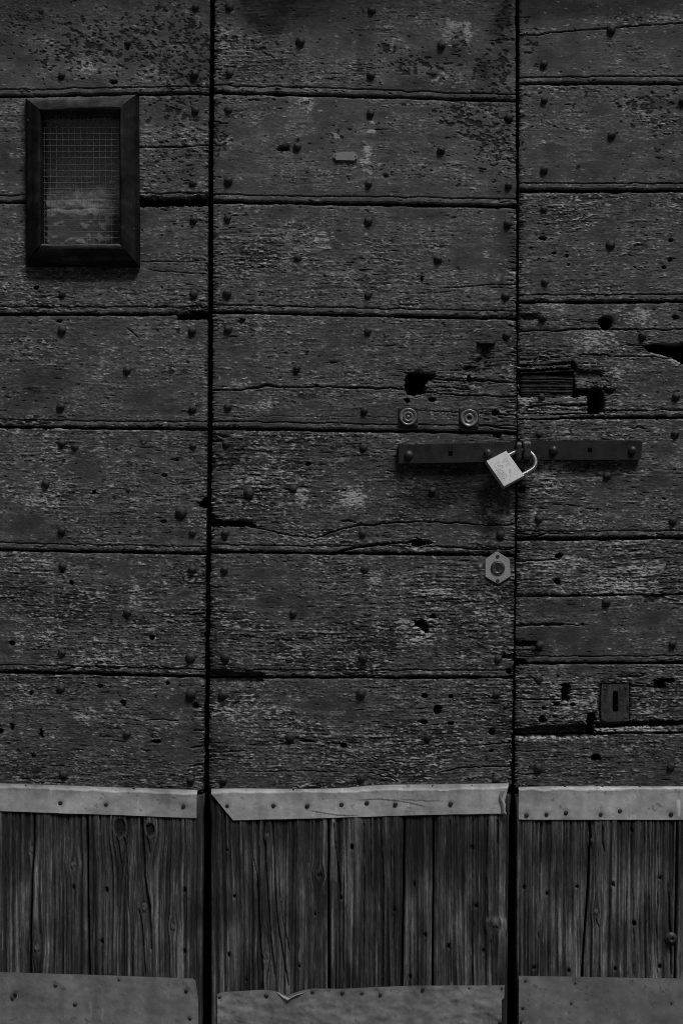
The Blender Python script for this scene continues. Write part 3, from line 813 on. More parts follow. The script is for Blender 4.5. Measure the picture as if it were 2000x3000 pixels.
VSTAIN = [(100, 2420, 60, 50, .6), (240, 2430, 50, 60, .5), (300, 2480, 40, 60, .5), (520, 2440, 60, 50, .45), (290, 2700, 22, 160, .5), (240, 2640, 30, 50, .5), (680, 2430, 50, 50, .5), (790, 2640, 30, 90, .45), (1100, 2470, 60, 60, .55), (1220, 2470, 44, 90, .65),
          (1400, 2480, 60, 60, .5), (1600, 2480, 60, 40, .4), (1850, 2430, 90, 60, .5), (1800, 2740, 12, 40, .5), (1890, 2700, 60, 50, .35), (1640, 2500, 70, 20, .4), (420, 2495, 14, 16, .7), (950, 2700, 10, 200, .4), (1160, 2600, 20, 140, .3), (1530, 2800, 20, 60, .5)]


def board_fn(ox, oy, xl, xr):
    tint = 0.85 + 0.4 * ((ox * 7.3) % 1.0)

    def fn(x, y):
        x0, x1, y0, y1 = x.min(), x.max(), y.min(), y.max()
        xx = x + 5 * samp('vblot', x * 0.15, y * 0.12, ox, oy)
        for kx, ky, rx, ry, dark in KNOTS:
            if kx + 90 < x0 or kx - 90 > x1:
                continue
            dx, dy = x - kx, y - ky
            # fibres part round a knot
            g = np.exp(-0.5 * (dy / (ry * 2.6)) ** 2) * np.exp(-0.5 * (dx / (rx * 2.6)) ** 2)
            xx = xx - np.sign(dx) * rx * 1.3 * g * (1 - np.exp(-np.abs(dx) / (0.5 * rx)))
        v1 = samp('vgrain', xx, y, ox, oy)
        v2 = samp('vgrain2', xx, y, oy, ox)
        vf = samp('vfine', xx, y, ox, oy)
        bl = samp('vblot', x, y, ox, oy)
        end = np.minimum(x - xl(y), xr(y) - x)
        ridge = 0.55 * v1 + 0.5 * v2 + 0.25 * vf
        ridge = np.where(ridge > 0, ridge * 0.6, ridge * 1.25)
        pale = gauss_sum(VPALE, x, y, x0, x1, y0, y1)
        stain = gauss_sum(VSTAIN, x, y, x0, x1, y0, y1)
        sp = samp('speck', y * 0.3, x, ox, oy)
        tone = (0.078 + 0.12 * pale) * np.exp(0.38 * v1 + 0.22 * v2 + 0.28 * vf + 0.36 * bl + 0.16 * sp - 0.16) * tint
        pt = 2.2 - 1.0 * pale
        fleck = sstep(pt - .1, pt + .35, vf + 0.5 * v1 + 0.35 * bl)
        tone = tone * (1 - fleck) + 0.30 * fleck
        dk = sstep(1.15, 1.9, -v1 + 0.35 * vf)
        h = 0.95 * ridge + 0.5 * bl - 1.3 * dk
        tone = tone * (1 - 0.75 * dk) + 0.02 * 0.75 * dk
        tone *= 1 - 0.72 * np.clip(stain * (0.9 + 0.3 * bl + 0.2 * v1), 0, 1)
        for kx, ky, rx, ry, dark in KNOTS:
            if kx + 60 < x0 or kx - 60 > x1:
                continue
            e = samp('edge', x, y, kx, ky)
            r = np.hypot((x - kx) / rx, (y - ky) / ry) + 0.06 * e
            k = sstep(1.12, 0.92, r)
            ring = np.exp(-((r - 1.12) / 0.14) ** 2)
            h = h * (1 - k) + k * ((-3.0 if dark else 1.0) + 0.5 * np.cos(r * 14) + 0.3 * e)
            h += (0.9 if dark else -1.2) * ring
            tone = tone * (1 - k) + k * ((0.016 if dark else 0.13) + (0.006 if dark else 0.03) * e)
            tone += 0.05 * ring * (1 if dark else -0.5)
        h -= 3.0 * np.exp(-np.maximum(end, 0) / 2.2)
        tone = np.clip(tone, 0.02, 0.4)
        hole = np.zeros(x.shape, bool)
        apply_cracks(h, tone, CRACKS_V, x, y, ox, oy, vertical=True)
        for cx, cy, rx, ry in VHOLES:
            if cx < x0 - 20 or cx > x1 + 20:
                continue
            e = samp('edge', x, y, cx, cy)
            r = np.hypot((x - cx) / rx, (y - cy) / ry) + 0.1 * e
            r *= 1.5
            k = sstep(1.25, 0.75, r)
            h = h * (1 - k) - 6 * k
            tone = tone * (1 - k) + 0.045 * k
            drip = np.exp(-0.5 * ((x - cx) / 7) ** 2) * np.exp(-np.maximum(y - cy, 0) / 34) * (y > cy - 14)
            tone *= 1 - 0.35 * drip
        return h, np.clip(tone, 0.015, 0.4), hole
    return fn


BOARDS = []


def build_board(leaf, xl, xr, top=2330.0, bot=3290.0):
    ox, oy = rng.uniform(0, 1000, 2)

    def yt(x): return np.full(np.shape(x), top)
    def yb(x): return np.full(np.shape(x), bot)
    xm0, xm1 = float(xl(np.array([2600.]))[0]), float(xr(np.array([2600.]))[0])
    xs = axis_samples(xm0, xm1, 1.9, -30, 2030, 14)
    us = (xs - xm0) / (xm1 - xm0)
    ys = axis_samples(top, bot, 4.5, 2340, 2940, 40)
    vs = (ys - top) / (bot - top)
    base = (wx(0.5 * (xm0 + xm1)), 0.0, wz(bot))
    me = field_mesh('board', xl, xr, yt, yb, us, vs, board_fn(ox, oy, xl, xr), -0.008, 0.03, base)
    o = link('board', me, M_BOARD, LEAF[leaf], base)
    BOARDS.append((o, leaf, xm0, xm1))


def off(f, d): return lambda y: f(y) + d


def const(c): return lambda y: np.full(np.shape(y), float(c))


VJ = {
    'left': [const(X_MIN), poly_fn([(2300, 106), (2490, 103), (2560, 98), (2690, 93), (3400, 93)]), poly_fn([(2300, 258), (2600, 261), (2860, 265), (3400, 268)]), off(L_R, 3)],
    'middle': [off(M_L, 0), poly_fn([(2300, 963), (3400, 962)]), poly_fn([(2300, 1185), (2890, 1177), (3400, 1174)]), poly_fn([(2300, 1270), (2890, 1265), (3400, 1262)]), off(M_R, 4)],
    'right': [off(R_L, 0), poly_fn([(2300, 1729), (2600, 1719), (2760, 1707), (2860, 1700), (3400, 1684)]), poly_fn([(2300, 1980), (2600, 1976), (2860, 1971), (3400, 1966)]), const(2160), const(X_MAX)],
}
for leaf, js in VJ.items():
    for i in range(len(js) - 1):
        gl = 0 if i == 0 else 3.2
        gr_ = 0 if i == len(js) - 2 else -3.2
        build_board(leaf, off(js[i], gl), off(js[i + 1], gr_))


# ------------------------------------------------------------------ nails
def nail_mesh(seed, seg=10, flat=False):
    r = random.Random(seed)
    prof = [(1.0, 0.0), (0.96, 0.40), (0.74, 0.74), (0.38, 0.92)] if not flat else [(1.0, 0.0), (0.95, 0.18), (0.6, 0.28)]
    V, Q, T = [], [], []
    sx, sy = r.uniform(.9, 1.1), r.uniform(.88, 1.08)
    for k, (rr, hh) in enumerate(prof):
        for j in range(seg):
            a = 2 * math.pi * j / seg
            jit = 1 + r.uniform(-.11, .11)
            V.append((rr * jit * sx * math.cos(a), -hh * (1 + r.uniform(-.15, .15)), rr * jit * sy * math.sin(a)))
    V.append((r.uniform(-.1, .1), -prof[-1][1] * 1.08, r.uniform(-.1, .1)))
    for k in range(len(prof) - 1):
        for j in range(seg):
            a, b = k * seg + j, k * seg + (j + 1) % seg
            Q.append((a, a + seg, b + seg, b))
    for j in range(seg):
        T.append(((len(prof) - 1) * seg + j, len(V) - 1, (len(prof) - 1) * seg + (j + 1) % seg))
    me = mesh_np('nail', np.array(V), np.array(Q), None, np.array(T))
    # outward normals
    import bmesh
    b = bmesh.new()
    b.from_mesh(me)
    bmesh.ops.recalc_face_normals(b, faces=b.faces)
    b.to_mesh(me)
    b.free()
    me.materials.append(M_IRON)
    return me


NAIL = [nail_mesh(i) for i in range(7)]
SMALL = [nail_mesh(50 + i, 8, True) for i in range(3)]


def put_nail(px, py, r, parent, y, mesh=None, name='nail'):
    me = mesh or random.choice(NAIL)
    o = link(name, me, None, parent, (wx(px), y, wz(py)))
    k = r * S * random.uniform(.92, 1.06)
    o.scale = (k, k * random.uniform(.85, 1.2), k)
    o.rotation_euler = (random.uniform(-.12, .12), random.uniform(0, 6.28), random.uniform(-.12, .12))
    return o


for leaf, lst in NAILS.items():
    for n in lst:
        px, py = n[0], n[1]
        r = n[2] if len(n) > 2 else 12
        for o, lf, yt, yb in PLANKS:
            if lf == leaf and yt(np.array([px]))[0] - 3 <= py <= yb(np.array([px]))[0] + 6:
                put_nail(px, py, r, o, 0.0006)
                break


# ------------------------------------------------------------------ zinc strips and kick sheets
def zinc_fn(ox, oy, base_tone, folds, top, bot, drip=None, curl=None):
    def fn(x, y):
        de = samp('dent', x, y, ox, oy)
        m = samp('mid', x, y, oy, ox)
        vb = samp('vblot', x * 1.6, y * 0.5, ox, oy)
        ck = samp('edge', x * .6, y * .6, ox, oy)
        h = 0.55 * de + 0.16 * m + 0.05 * samp('edge', x * .8, y * .8, ox, oy)
        fx = samp('flake', y * .7, x * .7, ox, oy)
        tone = base_tone * (1 + 0.06 * de + 0.08 * vb + 0.06 * m + 0.03 * fx + 0.04 * ck)
        blot = sstep(0.9, 1.8, samp('mid', x * .7, y * .7, ox + 77, oy) + 0.4 * vb)
        tone *= 1 - 0.10 * blot
        spots = sstep(1.9, 2.4, samp('chip', x, y, ox, oy) + 0.3 * m)
        tone = tone * (1 - 0.4 * spots)
        sp2 = sstep(1.8, 2.5, samp('flake2', y, x, oy, ox) + 0.3 * vb)
        tone = tone * (1 + 0.32 * sp2)
        for f in folds:
            h, tone = f(x, y, h, tone)
        return h, np.clip(tone, 0.02, 0.9), np.zeros(x.shape, bool)
    return fn


def build_sheet(name, leaf, xl, xr, yt, yb, fn, front, step=4.0, thick=0.0012, ystep=None, ybound=(0, 9999)):
    ymid = float(np.mean(yt(np.array([800.]))) + 20)
    xm0, xm1 = float(np.min(xl(np.array([ymid])))), float(np.max(xr(np.array([ymid]))))
    xs = axis_samples(xm0, xm1, step, -30, 2030, 20)
    us = (xs - xm0) / (xm1 - xm0)
    xc = 0.5 * (xm0 + xm1)
    a, b = float(yt(np.array([xc]))[0]), float(yb(np.array([xc]))[0])
    ys = axis_samples(a, b, ystep or step, -1e9, 3040, 20)
    vs = (ys - a) / (b - a)
    base = (wx(xc), front, wz(b))
    me = field_mesh(name, xl, xr, yt, yb, us, vs, fn, front, thick, base)
    return link(name, me, M_ZINC, LEAF[leaf], base)


def drip_fold(fold_y, top_y, lean=2.2):
    """the strip is bent over the boards: flange against the planks, ridge, then a flat apron"""
    def f(x, y, h, tone):
        fy = fold_y(x) + 1.2 * samp('edge', x * .2, x * 0, 10, 20)
        up = np.clip((fy - y) / np.maximum(fy - top_y(x), 3), 0, 1)
        h = h * (1 - up) - (lean * up)
        h += 1.1 * np.where(y < fy, np.exp(-((y - fy) / 3.0) ** 2), np.exp(-(y - fy) / 14.0))
        tone = tone * (1 - 0.10 * up)
        return h, tone
    return f


def crease(pts, depth, width=2.5):
    a = np.asarray(pts, float)

    def f(x, y, h, tone):
        m = (x > a[0, 0]) & (x < a[-1, 0])
        d = y - np.interp(x, a[:, 0], a[:, 1])
        fade = np.clip((x - a[0, 0]) / 30, 0, 1) * np.clip((a[-1, 0] - x) / 30, 0, 1)
        h = h + np.where(m, depth * fade * np.exp(-np.abs(d) / (width * 3)) * np.sign(d) * -1, 0)
        return h, tone
    return f


def wrinkle(a):
    def f(x, y, h, tone):
        n = samp('mid', x * 1.2, y * 1.2, 321, 654) + 0.5 * samp('edge', x * .5, y * .5, 32, 65)
        return h + a * n, tone * (1 + 0.18 * a * np.clip(n, -1.5, 1.5))
    return f


def streak(cx, y0, y1, w, val):
    def f(x, y, h, tone):
        ww = w * (0.55 + 0.45 * np.exp(-((y - y0 - 12) / 14) ** 2))
        k = sstep(ww + .8, ww - .8, np.abs(x - cx)) * sstep(y0 - 2, y0 + 6, y) * sstep(y1 + 1, y1 - 1, y)
        return h + 0.2 * k, tone * (1 - k) + val * k
    return f


def nail_rust(lst, r=9, s=.45):
    def f(x, y, h, tone):
        for p in lst:
            d2 = ((x - p[0]) / r) ** 2 + ((y - p[1]) / r) ** 2
            g = np.exp(-d2)
            h = h - 0.5 * g
            tone = tone * (1 - s * np.exp(-d2 * 0.7))
        return h, tone
    return f


SN = {
    'left': [(182, 2348), (314, 2354), (540, 2358), (80, 2299, 3.5), (395, 2307, 4)],
    'middle': [(668, 2358), (802, 2356), (900, 2357), (1000, 2353), (1074, 2348), (1157, 2353), (1318, 2351), (860, 2311, 3), (1265, 2300, 3.5), (1380, 2299, 3.5)],
    'right': [(1539, 2384), (1597, 2382), (1654, 2377), (1755, 2382), (1811, 2372), (1960, 2381), (1651, 2301, 3.5), (1760, 2303, 3.5), (1869, 2303, 3.5)],
}
KN = {
    'left': [(51, 2905), (42, 2919, 5), (167, 2881), (224, 2937), (352, 2864, 3), (548, 2896), (558, 2977)],
    'middle': [(645, 2915, 5), (781, 2911), (915, 2901), (1003, 2902), (1060, 2905), (1113, 2908), (1237, 2892), (1371, 2890), (1467, 2890, 4), (1462, 2988)],
    'right': [(1535, 2868, 5), (1528, 2947, 5), (1668, 2933), (1961, 2933, 4), (1523, 2987, 4), (1682, 2873, 3)],
}
STRIP = {}
t_, f_ = lin(0, 2292, 580, 2312), lin(0, 2303, 580, 2324)
STRIP['left'] = build_sheet('zinc_strip', 'left', const(X_MIN), poly_fn([(2290, 583), (2325, 579), (2400, 578)]), t_, poly_fn([(-300, 2350), (0, 2372), (300, 2382), (580, 2393)]),
                            zinc_fn(10, 30, 0.53, [drip_fold(f_, t_), nail_rust(SN['left'][:3])], 0, 0), -0.0105, 3.5, thick=0.008, ystep=2.2)
t_ = poly_fn([(600, 2309), (700, 2307), (900, 2309), (1010, 2306), (1080, 2299), (1150, 2296), (1300, 2295), (1500, 2292)])
f_ = poly_fn([(600, 2320), (900, 2318), (1030, 2317), (1100, 2313), (1300, 2311), (1500, 2306)])
STRIP['middle'] = build_sheet('zinc_strip', 'middle', poly_fn([(2300, 620), (2322, 621), (2398, 684), (2420, 690)]), poly_fn([(2280, 1490), (2312, 1483), (2340, 1476), (2380, 1474)]), t_,
                              poly_fn([(600, 2400), (684, 2399), (900, 2394), (1100, 2388), (1230, 2384), (1475, 2379)]),
                              zinc_fn(210, 330, 0.56, [drip_fold(f_, t_), nail_rust(SN['middle'][:7]), crease([(1040, 2342), (1110, 2337), (1170, 2343), (1260, 2362)], 0.5),
                                                       crease([(900, 2370), (990, 2384), (1060, 2386)], 0.5), crease([(1150, 2337), (1240, 2342), (1300, 2344)], 0.4)], 0, 0), -0.0105, 3.5, thick=0.008, ystep=2.2)
t_ = poly_fn([(1500, 2304), (1530, 2303), (1600, 2301), (2000, 2301), (2400, 2301)])
f_ = poly_fn([(1500, 2311), (1560, 2309), (1600, 2314), (1640, 2309), (1750, 2310), (2000, 2307), (2400, 2305)])
STRIP['right'] = build_sheet('zinc_strip', 'right', const(1516), const(X_MAX), t_, lin(1516, 2397, 2000, 2398),
                             zinc_fn(510, 130, 0.55, [drip_fold(f_, t_), nail_rust(SN['right'][:6]), streak(1982, 2338, 2388, 6, 0.9), crease([(1560, 2388), (1580, 2370), (1600, 2372)], 0.3)], 0, 0), -0.0105, 3.5, thick=0.008, ystep=2.2)
for leaf, lst in SN.items():
    for n in lst:
        small = len(n) > 2
        put_nail(n[0], n[1], n[2] if small else 6.5, STRIP[leaf], -0.0105 if not small else -0.0085, random.choice(SMALL))

# torn curl at the middle strip's end
def curl_mesh():
    V, Q, T = [], [], []
    n, m = 9, 22
    for j in range(m):
        t = j / (m - 1)
        y = 2309 + 70 * t
        w = 17 * (0.55 + 0.45 * t) * (1 - 0.35 * math.sin(t * 9) * 0.4)
        x0 = 1458 - 6 * math.sin(t * 5) + (8 * (1 - t))
        for i in range(n):
            u = i / (n - 1)
            lift = 4.5 * math.sin(u * math.pi * 0.8) + 0.8 * math.sin(7 * t + 3 * u)
            V.append((wx(x0 + w * u + 1.5 * math.sin(13 * t) * u), -0.0118 - 0.001 * lift, wz(y + 1.5 * math.sin(9 * u))))
    for j in range(m - 1):
        for i in range(n - 1):
            a = j * n + i
            Q.append((a, a + n, a + n + 1, a + 1))
    return np.array(V), np.array(Q)


V, Q = curl_mesh()
base = np.array([wx(1466), -0.0125, wz(2380)])
curl = link('torn_edge', mesh_np('torn_edge', V - base, Q, np.full(len(V), 0.42)), M_ZINC, STRIP['middle'], base)
sol = curl.modifiers.new('thickness', 'SOLIDIFY')
sol.thickness = 0.0008

SHEET = {}
SHEET['left'] = build_sheet('kick_sheet', 'left', const(X_MIN), poly_fn([(2840, 566), (2862, 569), (2868, 575), (2890, 578), (2935, 583), (3500, 581)]), poly_fn([(-300, 2832), (0, 2842), (300, 2851), (570, 2861), (600, 2862)]), const(3300),
                            zinc_fn(300, 600, 0.27, [crease([(528, 2856), (560, 2893), (583, 2935)], 0.7, 2), nail_rust(KN['left'], 8, .35), wrinkle(0.15), streak(270, 2925, 2972, 4, 0.34), streak(305, 2945, 2985, 3, 0.34)], 0, 0), -0.0105, 4.0)
SHEET['middle'] = build_sheet('kick_sheet', 'middle', const(638), poly_fn([(2870, 1476), (2918, 1473), (2923, 1466), (3500, 1464)]),
                              poly_fn([(630, 2910), (640, 2906), (652, 2900), (700, 2898), (769, 2894), (800, 2896), (822, 2904), (848, 2914), (854, 2905), (880, 2897), (915, 2890), (1000, 2891), (1100, 2886), (1200, 2882), (1480, 2880)]), const(3300),
                              zinc_fn(700, 220, 0.29, [nail_rust(KN['middle'], 8, .35), wrinkle(0.5), crease([(1200, 2990), (1290, 2935), (1380, 2912)], 0.5), crease([(655, 2975), (720, 2990), (800, 3010)], 0.5), crease([(1400, 2955), (1440, 2970), (1465, 2995)], 0.5)], 0, 0), -0.0105, 4.0)
SHEET['right'] = build_sheet('kick_sheet', 'right', const(1516), const(X_MAX), lin(1516, 2853, 2000, 2861), const(3300),
                             zinc_fn(100, 820, 0.24, [nail_rust(KN['right'], 8, .35)], 0, 0), -0.0105, 4.0)
for leaf, lst in KN.items():
    for n in lst:
        put_nail(n[0], n[1], n[2] if len(n) > 2 else 6, SHEET[leaf], -0.0105, random.choice(SMALL))

# curled lip on the middle kick sheet's notch
V, Q = [], []
lip_pts = [(808, 2898), (820, 2903), (833, 2911), (849, 2917), (858, 2911), (872, 2905), (890, 2901), (908, 2893)]
for i, (x, y) in enumerate(lip_pts):
    k = math.sin(math.pi * i / (len(lip_pts) - 1))
    for j in range(4):
        V.append((wx(x - 1.5 * j * k), -0.0105 - 0.0012 * j * k, wz(y + 2.2 * j * k * (0.5 if i > 3 else 0.8))))
for i in range(len(lip_pts) - 1):
    for j in range(3):
        a = i * 4 + j
        Q.append((a, a + 1, a + 5, a + 4))
base = np.array([wx(850), -0.0105, wz(2917)])
lip = link('torn_edge', mesh_np('torn_edge', np.array(V) - base, np.array(Q), np.full(len(V), 0.36)), M_ZINC, SHEET['middle'], base)
sol = lip.modifiers.new('thickness', 'SOLIDIFY')
sol.thickness = 0.0007

# bolt head on the right leaf's skirt board, its washer with it
import bmesh


def lathe(name, prof, seg=32, axis_y=True):
    """prof: (radius m, forward m) from rim to centre; axis towards the viewer (-y)"""
    bm = bmesh.new()
    rings = []
    for r, f in prof:
        if r < 1e-7:
            rings.append([bm.verts.new((0, -f, 0))])
        else:
            rings.append([bm.verts.new((r * math.cos(2 * math.pi * j / seg), -f, r * math.sin(2 * math.pi * j / seg))) for j in range(seg)])
    for a, b in zip(rings[:-1], rings[1:]):
        for j in range(seg):
            k = (j + 1) % seg
            if len(b) == 1:
                bm.faces.new((a[j], a[k], b[0]))
            elif len(a) == 1:
                bm.faces.new((a[0], b[k], b[j]))
            else:
                bm.faces.new((a[j], a[k], b[k], b[j]))
    bmesh.ops.recalc_face_normals(bm, faces=bm.faces)
    me = bpy.data.meshes.new(name)
    bm.to_mesh(me)
    bm.free()
    for p in me.polygons:
        p.use_smooth = True
    return me


def prism(name, pts, depth, bevel=0.0, holes=None, base=(0, 0, 0)):
    """outline in world x,z metres relative to base, front at y=0, back at +depth"""
    bm = bmesh.new()
    f = bm.faces.new([bm.verts.new((x, 0, z)) for x, z in pts])
    r = bmesh.ops.extrude_face_region(bm, geom=[f])
    for v in r['geom']:
        if isinstance(v, bmesh.types.BMVert):
            v.co.y += depth
    bmesh.ops.recalc_face_normals(bm, faces=bm.faces)
    if bevel:
        ed = [e for e in bm.edges if all(abs(v.co.y) < 1e-7 for v in e.verts)]
        bmesh.ops.bevel(bm, geom=ed, offset=bevel, segments=2, affect='EDGES', profile=0.6)
    me = bpy.data.meshes.new(name)
    bm.to_mesh(me)
    bm.free()
    return me


def find_board(leaf, px):
    for o, lf, a, b in BOARDS:
        if lf == leaf and a <= px <= b:
            return o


def find_plank(leaf, px, py):
    for o, lf, yt, yb in PLANKS:
        if lf == leaf and yt(np.array([px]))[0] - 6 <= py <= yb(np.array([px]))[0] + 6:
            return o


bolt = link('bolt', lathe('bolt', [(18 * S, 0), (17.5 * S, .0012), (12 * S, .0016), (11 * S, .005), (9.5 * S, .0062), (5 * S, .0058), (4.5 * S, .004), (0, .004)], 24), M_IRON,
            find_board('right', 1963), (wx(1961), -0.0085, wz(2744)))

# ------------------------------------------------------------------ wire-mesh window on the left leaf
win = bpy.data.objects.new('window', None)
COL.objects.link(win)
win.parent = LEAF['left']
win.location = Vector((wx(245), 0.0, wz(775))) - LEAF['left'].location
wbase = Vector((wx(245), 0.0, wz(775)))
# rebate: dark lining behind the frame
OUT = [(78, 294), (409, 282), (412, 784), (80, 782)]
INN = [(129, 336), (356, 333), (357, 722), (133, 721)]


def rail_mesh(a, b, c, d, tone0, axis, seed, lit_worn_edges, steps=70, y_out=-0.013, y_in=-0.026):
    """one mitred rail: outer edge a->b, inner edge d->c, sloping up from outside to inside"""
    prof = [(0.0, 0.001), (0.0, -.006), (0.05, -.012), (0.13, -.0165), (0.3, -.0195), (0.5, -.022), (0.72, -.0245), (0.88, -.0258), (0.94, -.0245), (1.0, -.0205), (1.0, 0.002)]
    n = len(prof)
    V = []
    T = []
    for i in range(steps + 1):
        t = i / steps
        o = (a[0] + (b[0] - a[0]) * t, a[1] + (b[1] - a[1]) * t)
        q = (d[0] + (c[0] - d[0]) * t, d[1] + (c[1] - d[1]) * t)
        for k, (s, y) in enumerate(prof):
            px, py = o[0] + (q[0] - o[0]) * s, o[1] + (q[1] - o[1]) * s
            e = samp('edge', np.array([px * .25]), np.array([py * .25]), seed, seed)[0]
            if axis == 'h':
                g = samp('grain', np.array([px]), np.array([py]), seed, 3)[0]
            else:
                g = samp('vgrain', np.array([px]), np.array([py]), 3, seed)[0]
            inner = 1 < k < n - 2
            V.append((wx(px) - wbase.x, y - (0.0008 * g + 0.0006 * e) * inner, wz(py) - wbase.z + (0.0006 * e if inner else 0)))
            T.append(max(0.006, (tone0 + lit_worn_edges.get(k, 0)) * math.exp(0.45 * g + 0.25 * e)))
    Q = []
    for i in range(steps):
        for k in range(n - 1):
            p = i * n + k
            Q.append((p, p + 1, p + n + 1, p + n))
    V = np.array(V)
    Q = np.array(Q)
    me = mesh_np('frame_rail', V, Q, np.array(T))
    bm = bmesh.new()
    bm.from_mesh(me)
    bmesh.ops.recalc_face_normals(bm, faces=bm.faces)
    # flip if the broad face looks away from the viewer
    s = sum(f.normal.y * f.calc_area() for f in bm.faces)
    if s > 0:
        bmesh.ops.reverse_faces(bm, faces=bm.faces)
    bm.to_mesh(me)
    bm.free()
    return me


def inset(p, q, g):
    """shift p towards q by g px (keeps a hairline at the mitre)"""
    L_ = math.hypot(q[0] - p[0], q[1] - p[1])
    return (p[0] + (q[0] - p[0]) * g / L_, p[1] + (q[1] - p[1]) * g / L_)


for i, (tn, ax) in enumerate(((0.055, 'h'), (0.013, 'v'), (0.016, 'h'), (0.013, 'v'))):  # top rail toned lighter: light on its upward slope is painted in
    j = (i + 1) % 4
    a, b = inset(OUT[i], OUT[j], .7), inset(OUT[j], OUT[i], .7)
    d, c = inset(INN[i], INN[j], .7), inset(INN[j], INN[i], .7)
    me = rail_mesh(a, b, c, d, tn, ax, 40 + 77 * i, ({2: .06, 3: .06, 8: .03}, {7: .012}, {8: .16, 9: .10, 7: .02}, {8: .01})[i])  # up-facing edges painted pale as lit lines, other edges slightly worn
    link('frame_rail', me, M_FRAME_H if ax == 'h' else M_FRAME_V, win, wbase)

for (px, py) in [(91, 362), (92, 533), (388, 360), (392, 516), (390, 602), (392, 726), (178, 308), (328, 301), (142, 756), (330, 758)]:
    put_nail(px, py, 4, win, -0.0185, random.choice(SMALL))
put_nail(397, 678, 4.5, win, -0.0185, SMALL[0])

# wires
V, Q = [], []


def add_wire(p0, p1, r, wob, seed):
    n = 26
    rr = random.Random(seed)
    ph = rr.uniform(0, 6)
    start = len(V)
    d = Vector(p1) - Vector(p0)
    dn = d.normalized()
    side = Vector((0, 1, 0))
    up = dn.cross(side).normalized()
    for i in range(n + 1):
        t = i / n
        c = Vector(p0) + d * t + up * (wob * math.sin(ph + 5 * t) + wob * .4 * rr.uniform(-1, 1)) + side * wob * .5 * math.sin(ph * 2 + 9 * t)
        for k in range(5):
            a = 2 * math.pi * k / 5
            V.append(tuple(c + side * (r * math.cos(a)) + up * (r * math.sin(a)) - wbase))
    for i in range(n):
        for k in range(5):
            a = start + i * 5 + k
            b = start + i * 5 + (k + 1) % 5
            Q.append((a, b, b + 5, a + 5))


WR = 0.00027
for i in range(20):
    y = 360 + 17.9 * i + 0.5 * math.sin(i)
    if y < 718:
        add_wire((wx(128), -0.010, wz(y)), (wx(362), -0.010, wz(y - 0.5)), WR, 0.00035, i)
for i in range(13):
    x = 133.5 + 17.85 * i
    if x < 354:
        add_wire((wx(x), -0.009, wz(330)), (wx(x + 1.5), -0.009, wz(728)), WR, 0.0004, 100 + i)
link('wire_mesh', mesh_np('wire_mesh', np.array(V), np.array(Q)), M_WIRE, win, wbase)


# board closing the hole behind the mesh, old plaster on it
def back_fn(x, y):
    big = samp('big', x * 1.5, y * 1.5, 40, 80)
    mid = samp('mid', x, y, 140, 480)
    e = samp('edge', x * .5, y * .5, 60, 20)
    ch = samp('chip', x * .5, y * .5, 30, 10)
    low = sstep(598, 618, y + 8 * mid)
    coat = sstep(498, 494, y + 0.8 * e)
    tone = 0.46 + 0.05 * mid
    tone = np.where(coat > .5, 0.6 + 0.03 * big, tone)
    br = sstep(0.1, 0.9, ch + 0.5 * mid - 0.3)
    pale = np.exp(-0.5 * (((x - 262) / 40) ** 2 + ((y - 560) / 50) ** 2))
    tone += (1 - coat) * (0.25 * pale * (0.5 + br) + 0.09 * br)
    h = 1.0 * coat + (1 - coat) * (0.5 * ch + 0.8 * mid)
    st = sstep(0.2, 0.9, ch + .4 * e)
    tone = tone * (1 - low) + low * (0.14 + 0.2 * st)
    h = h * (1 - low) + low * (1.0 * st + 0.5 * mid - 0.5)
    rows = np.exp(-(((y - 500 + 2 * mid) % 27 - 13) / 2.0) ** 2) * (1 - coat) * (1 - low)
    h -= 1.2 * rows
    return h, np.clip(tone, .03, .7), np.zeros(x.shape, bool)


bxs = np.linspace(0, 1, 110)
bys = np.linspace(0, 1, 170)
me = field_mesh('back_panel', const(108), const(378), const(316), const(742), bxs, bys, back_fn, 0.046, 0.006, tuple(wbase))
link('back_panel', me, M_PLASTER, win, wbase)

# ------------------------------------------------------------------ fittings
# small blank tag
tag_pts = [(976, 453), (1000, 447), (1040, 449), (1041, 453), (1048, 456), (1046, 467), (1040, 467), (1039, 472), (985, 471), (981, 466), (976, 462)]
tb = (wx(1011), -0.0045, wz(473))
tagp = find_plank('middle', 1011, 460)
pl = link('tag_plate', prism('tag_plate', [(wx(x) - tb[0], wz(y) - tb[2]) for x, y in tag_pts], 0.0012, 0.0003), metal_material('tag_metal', .3, .36, .6, .0, 90), LEAF['middle'], tb)
for p in [(982, 458), (1041, 461)]:
    put_nail(p[0], p[1], 2.6, pl, -0.0046, SMALL[1], 'rivet')


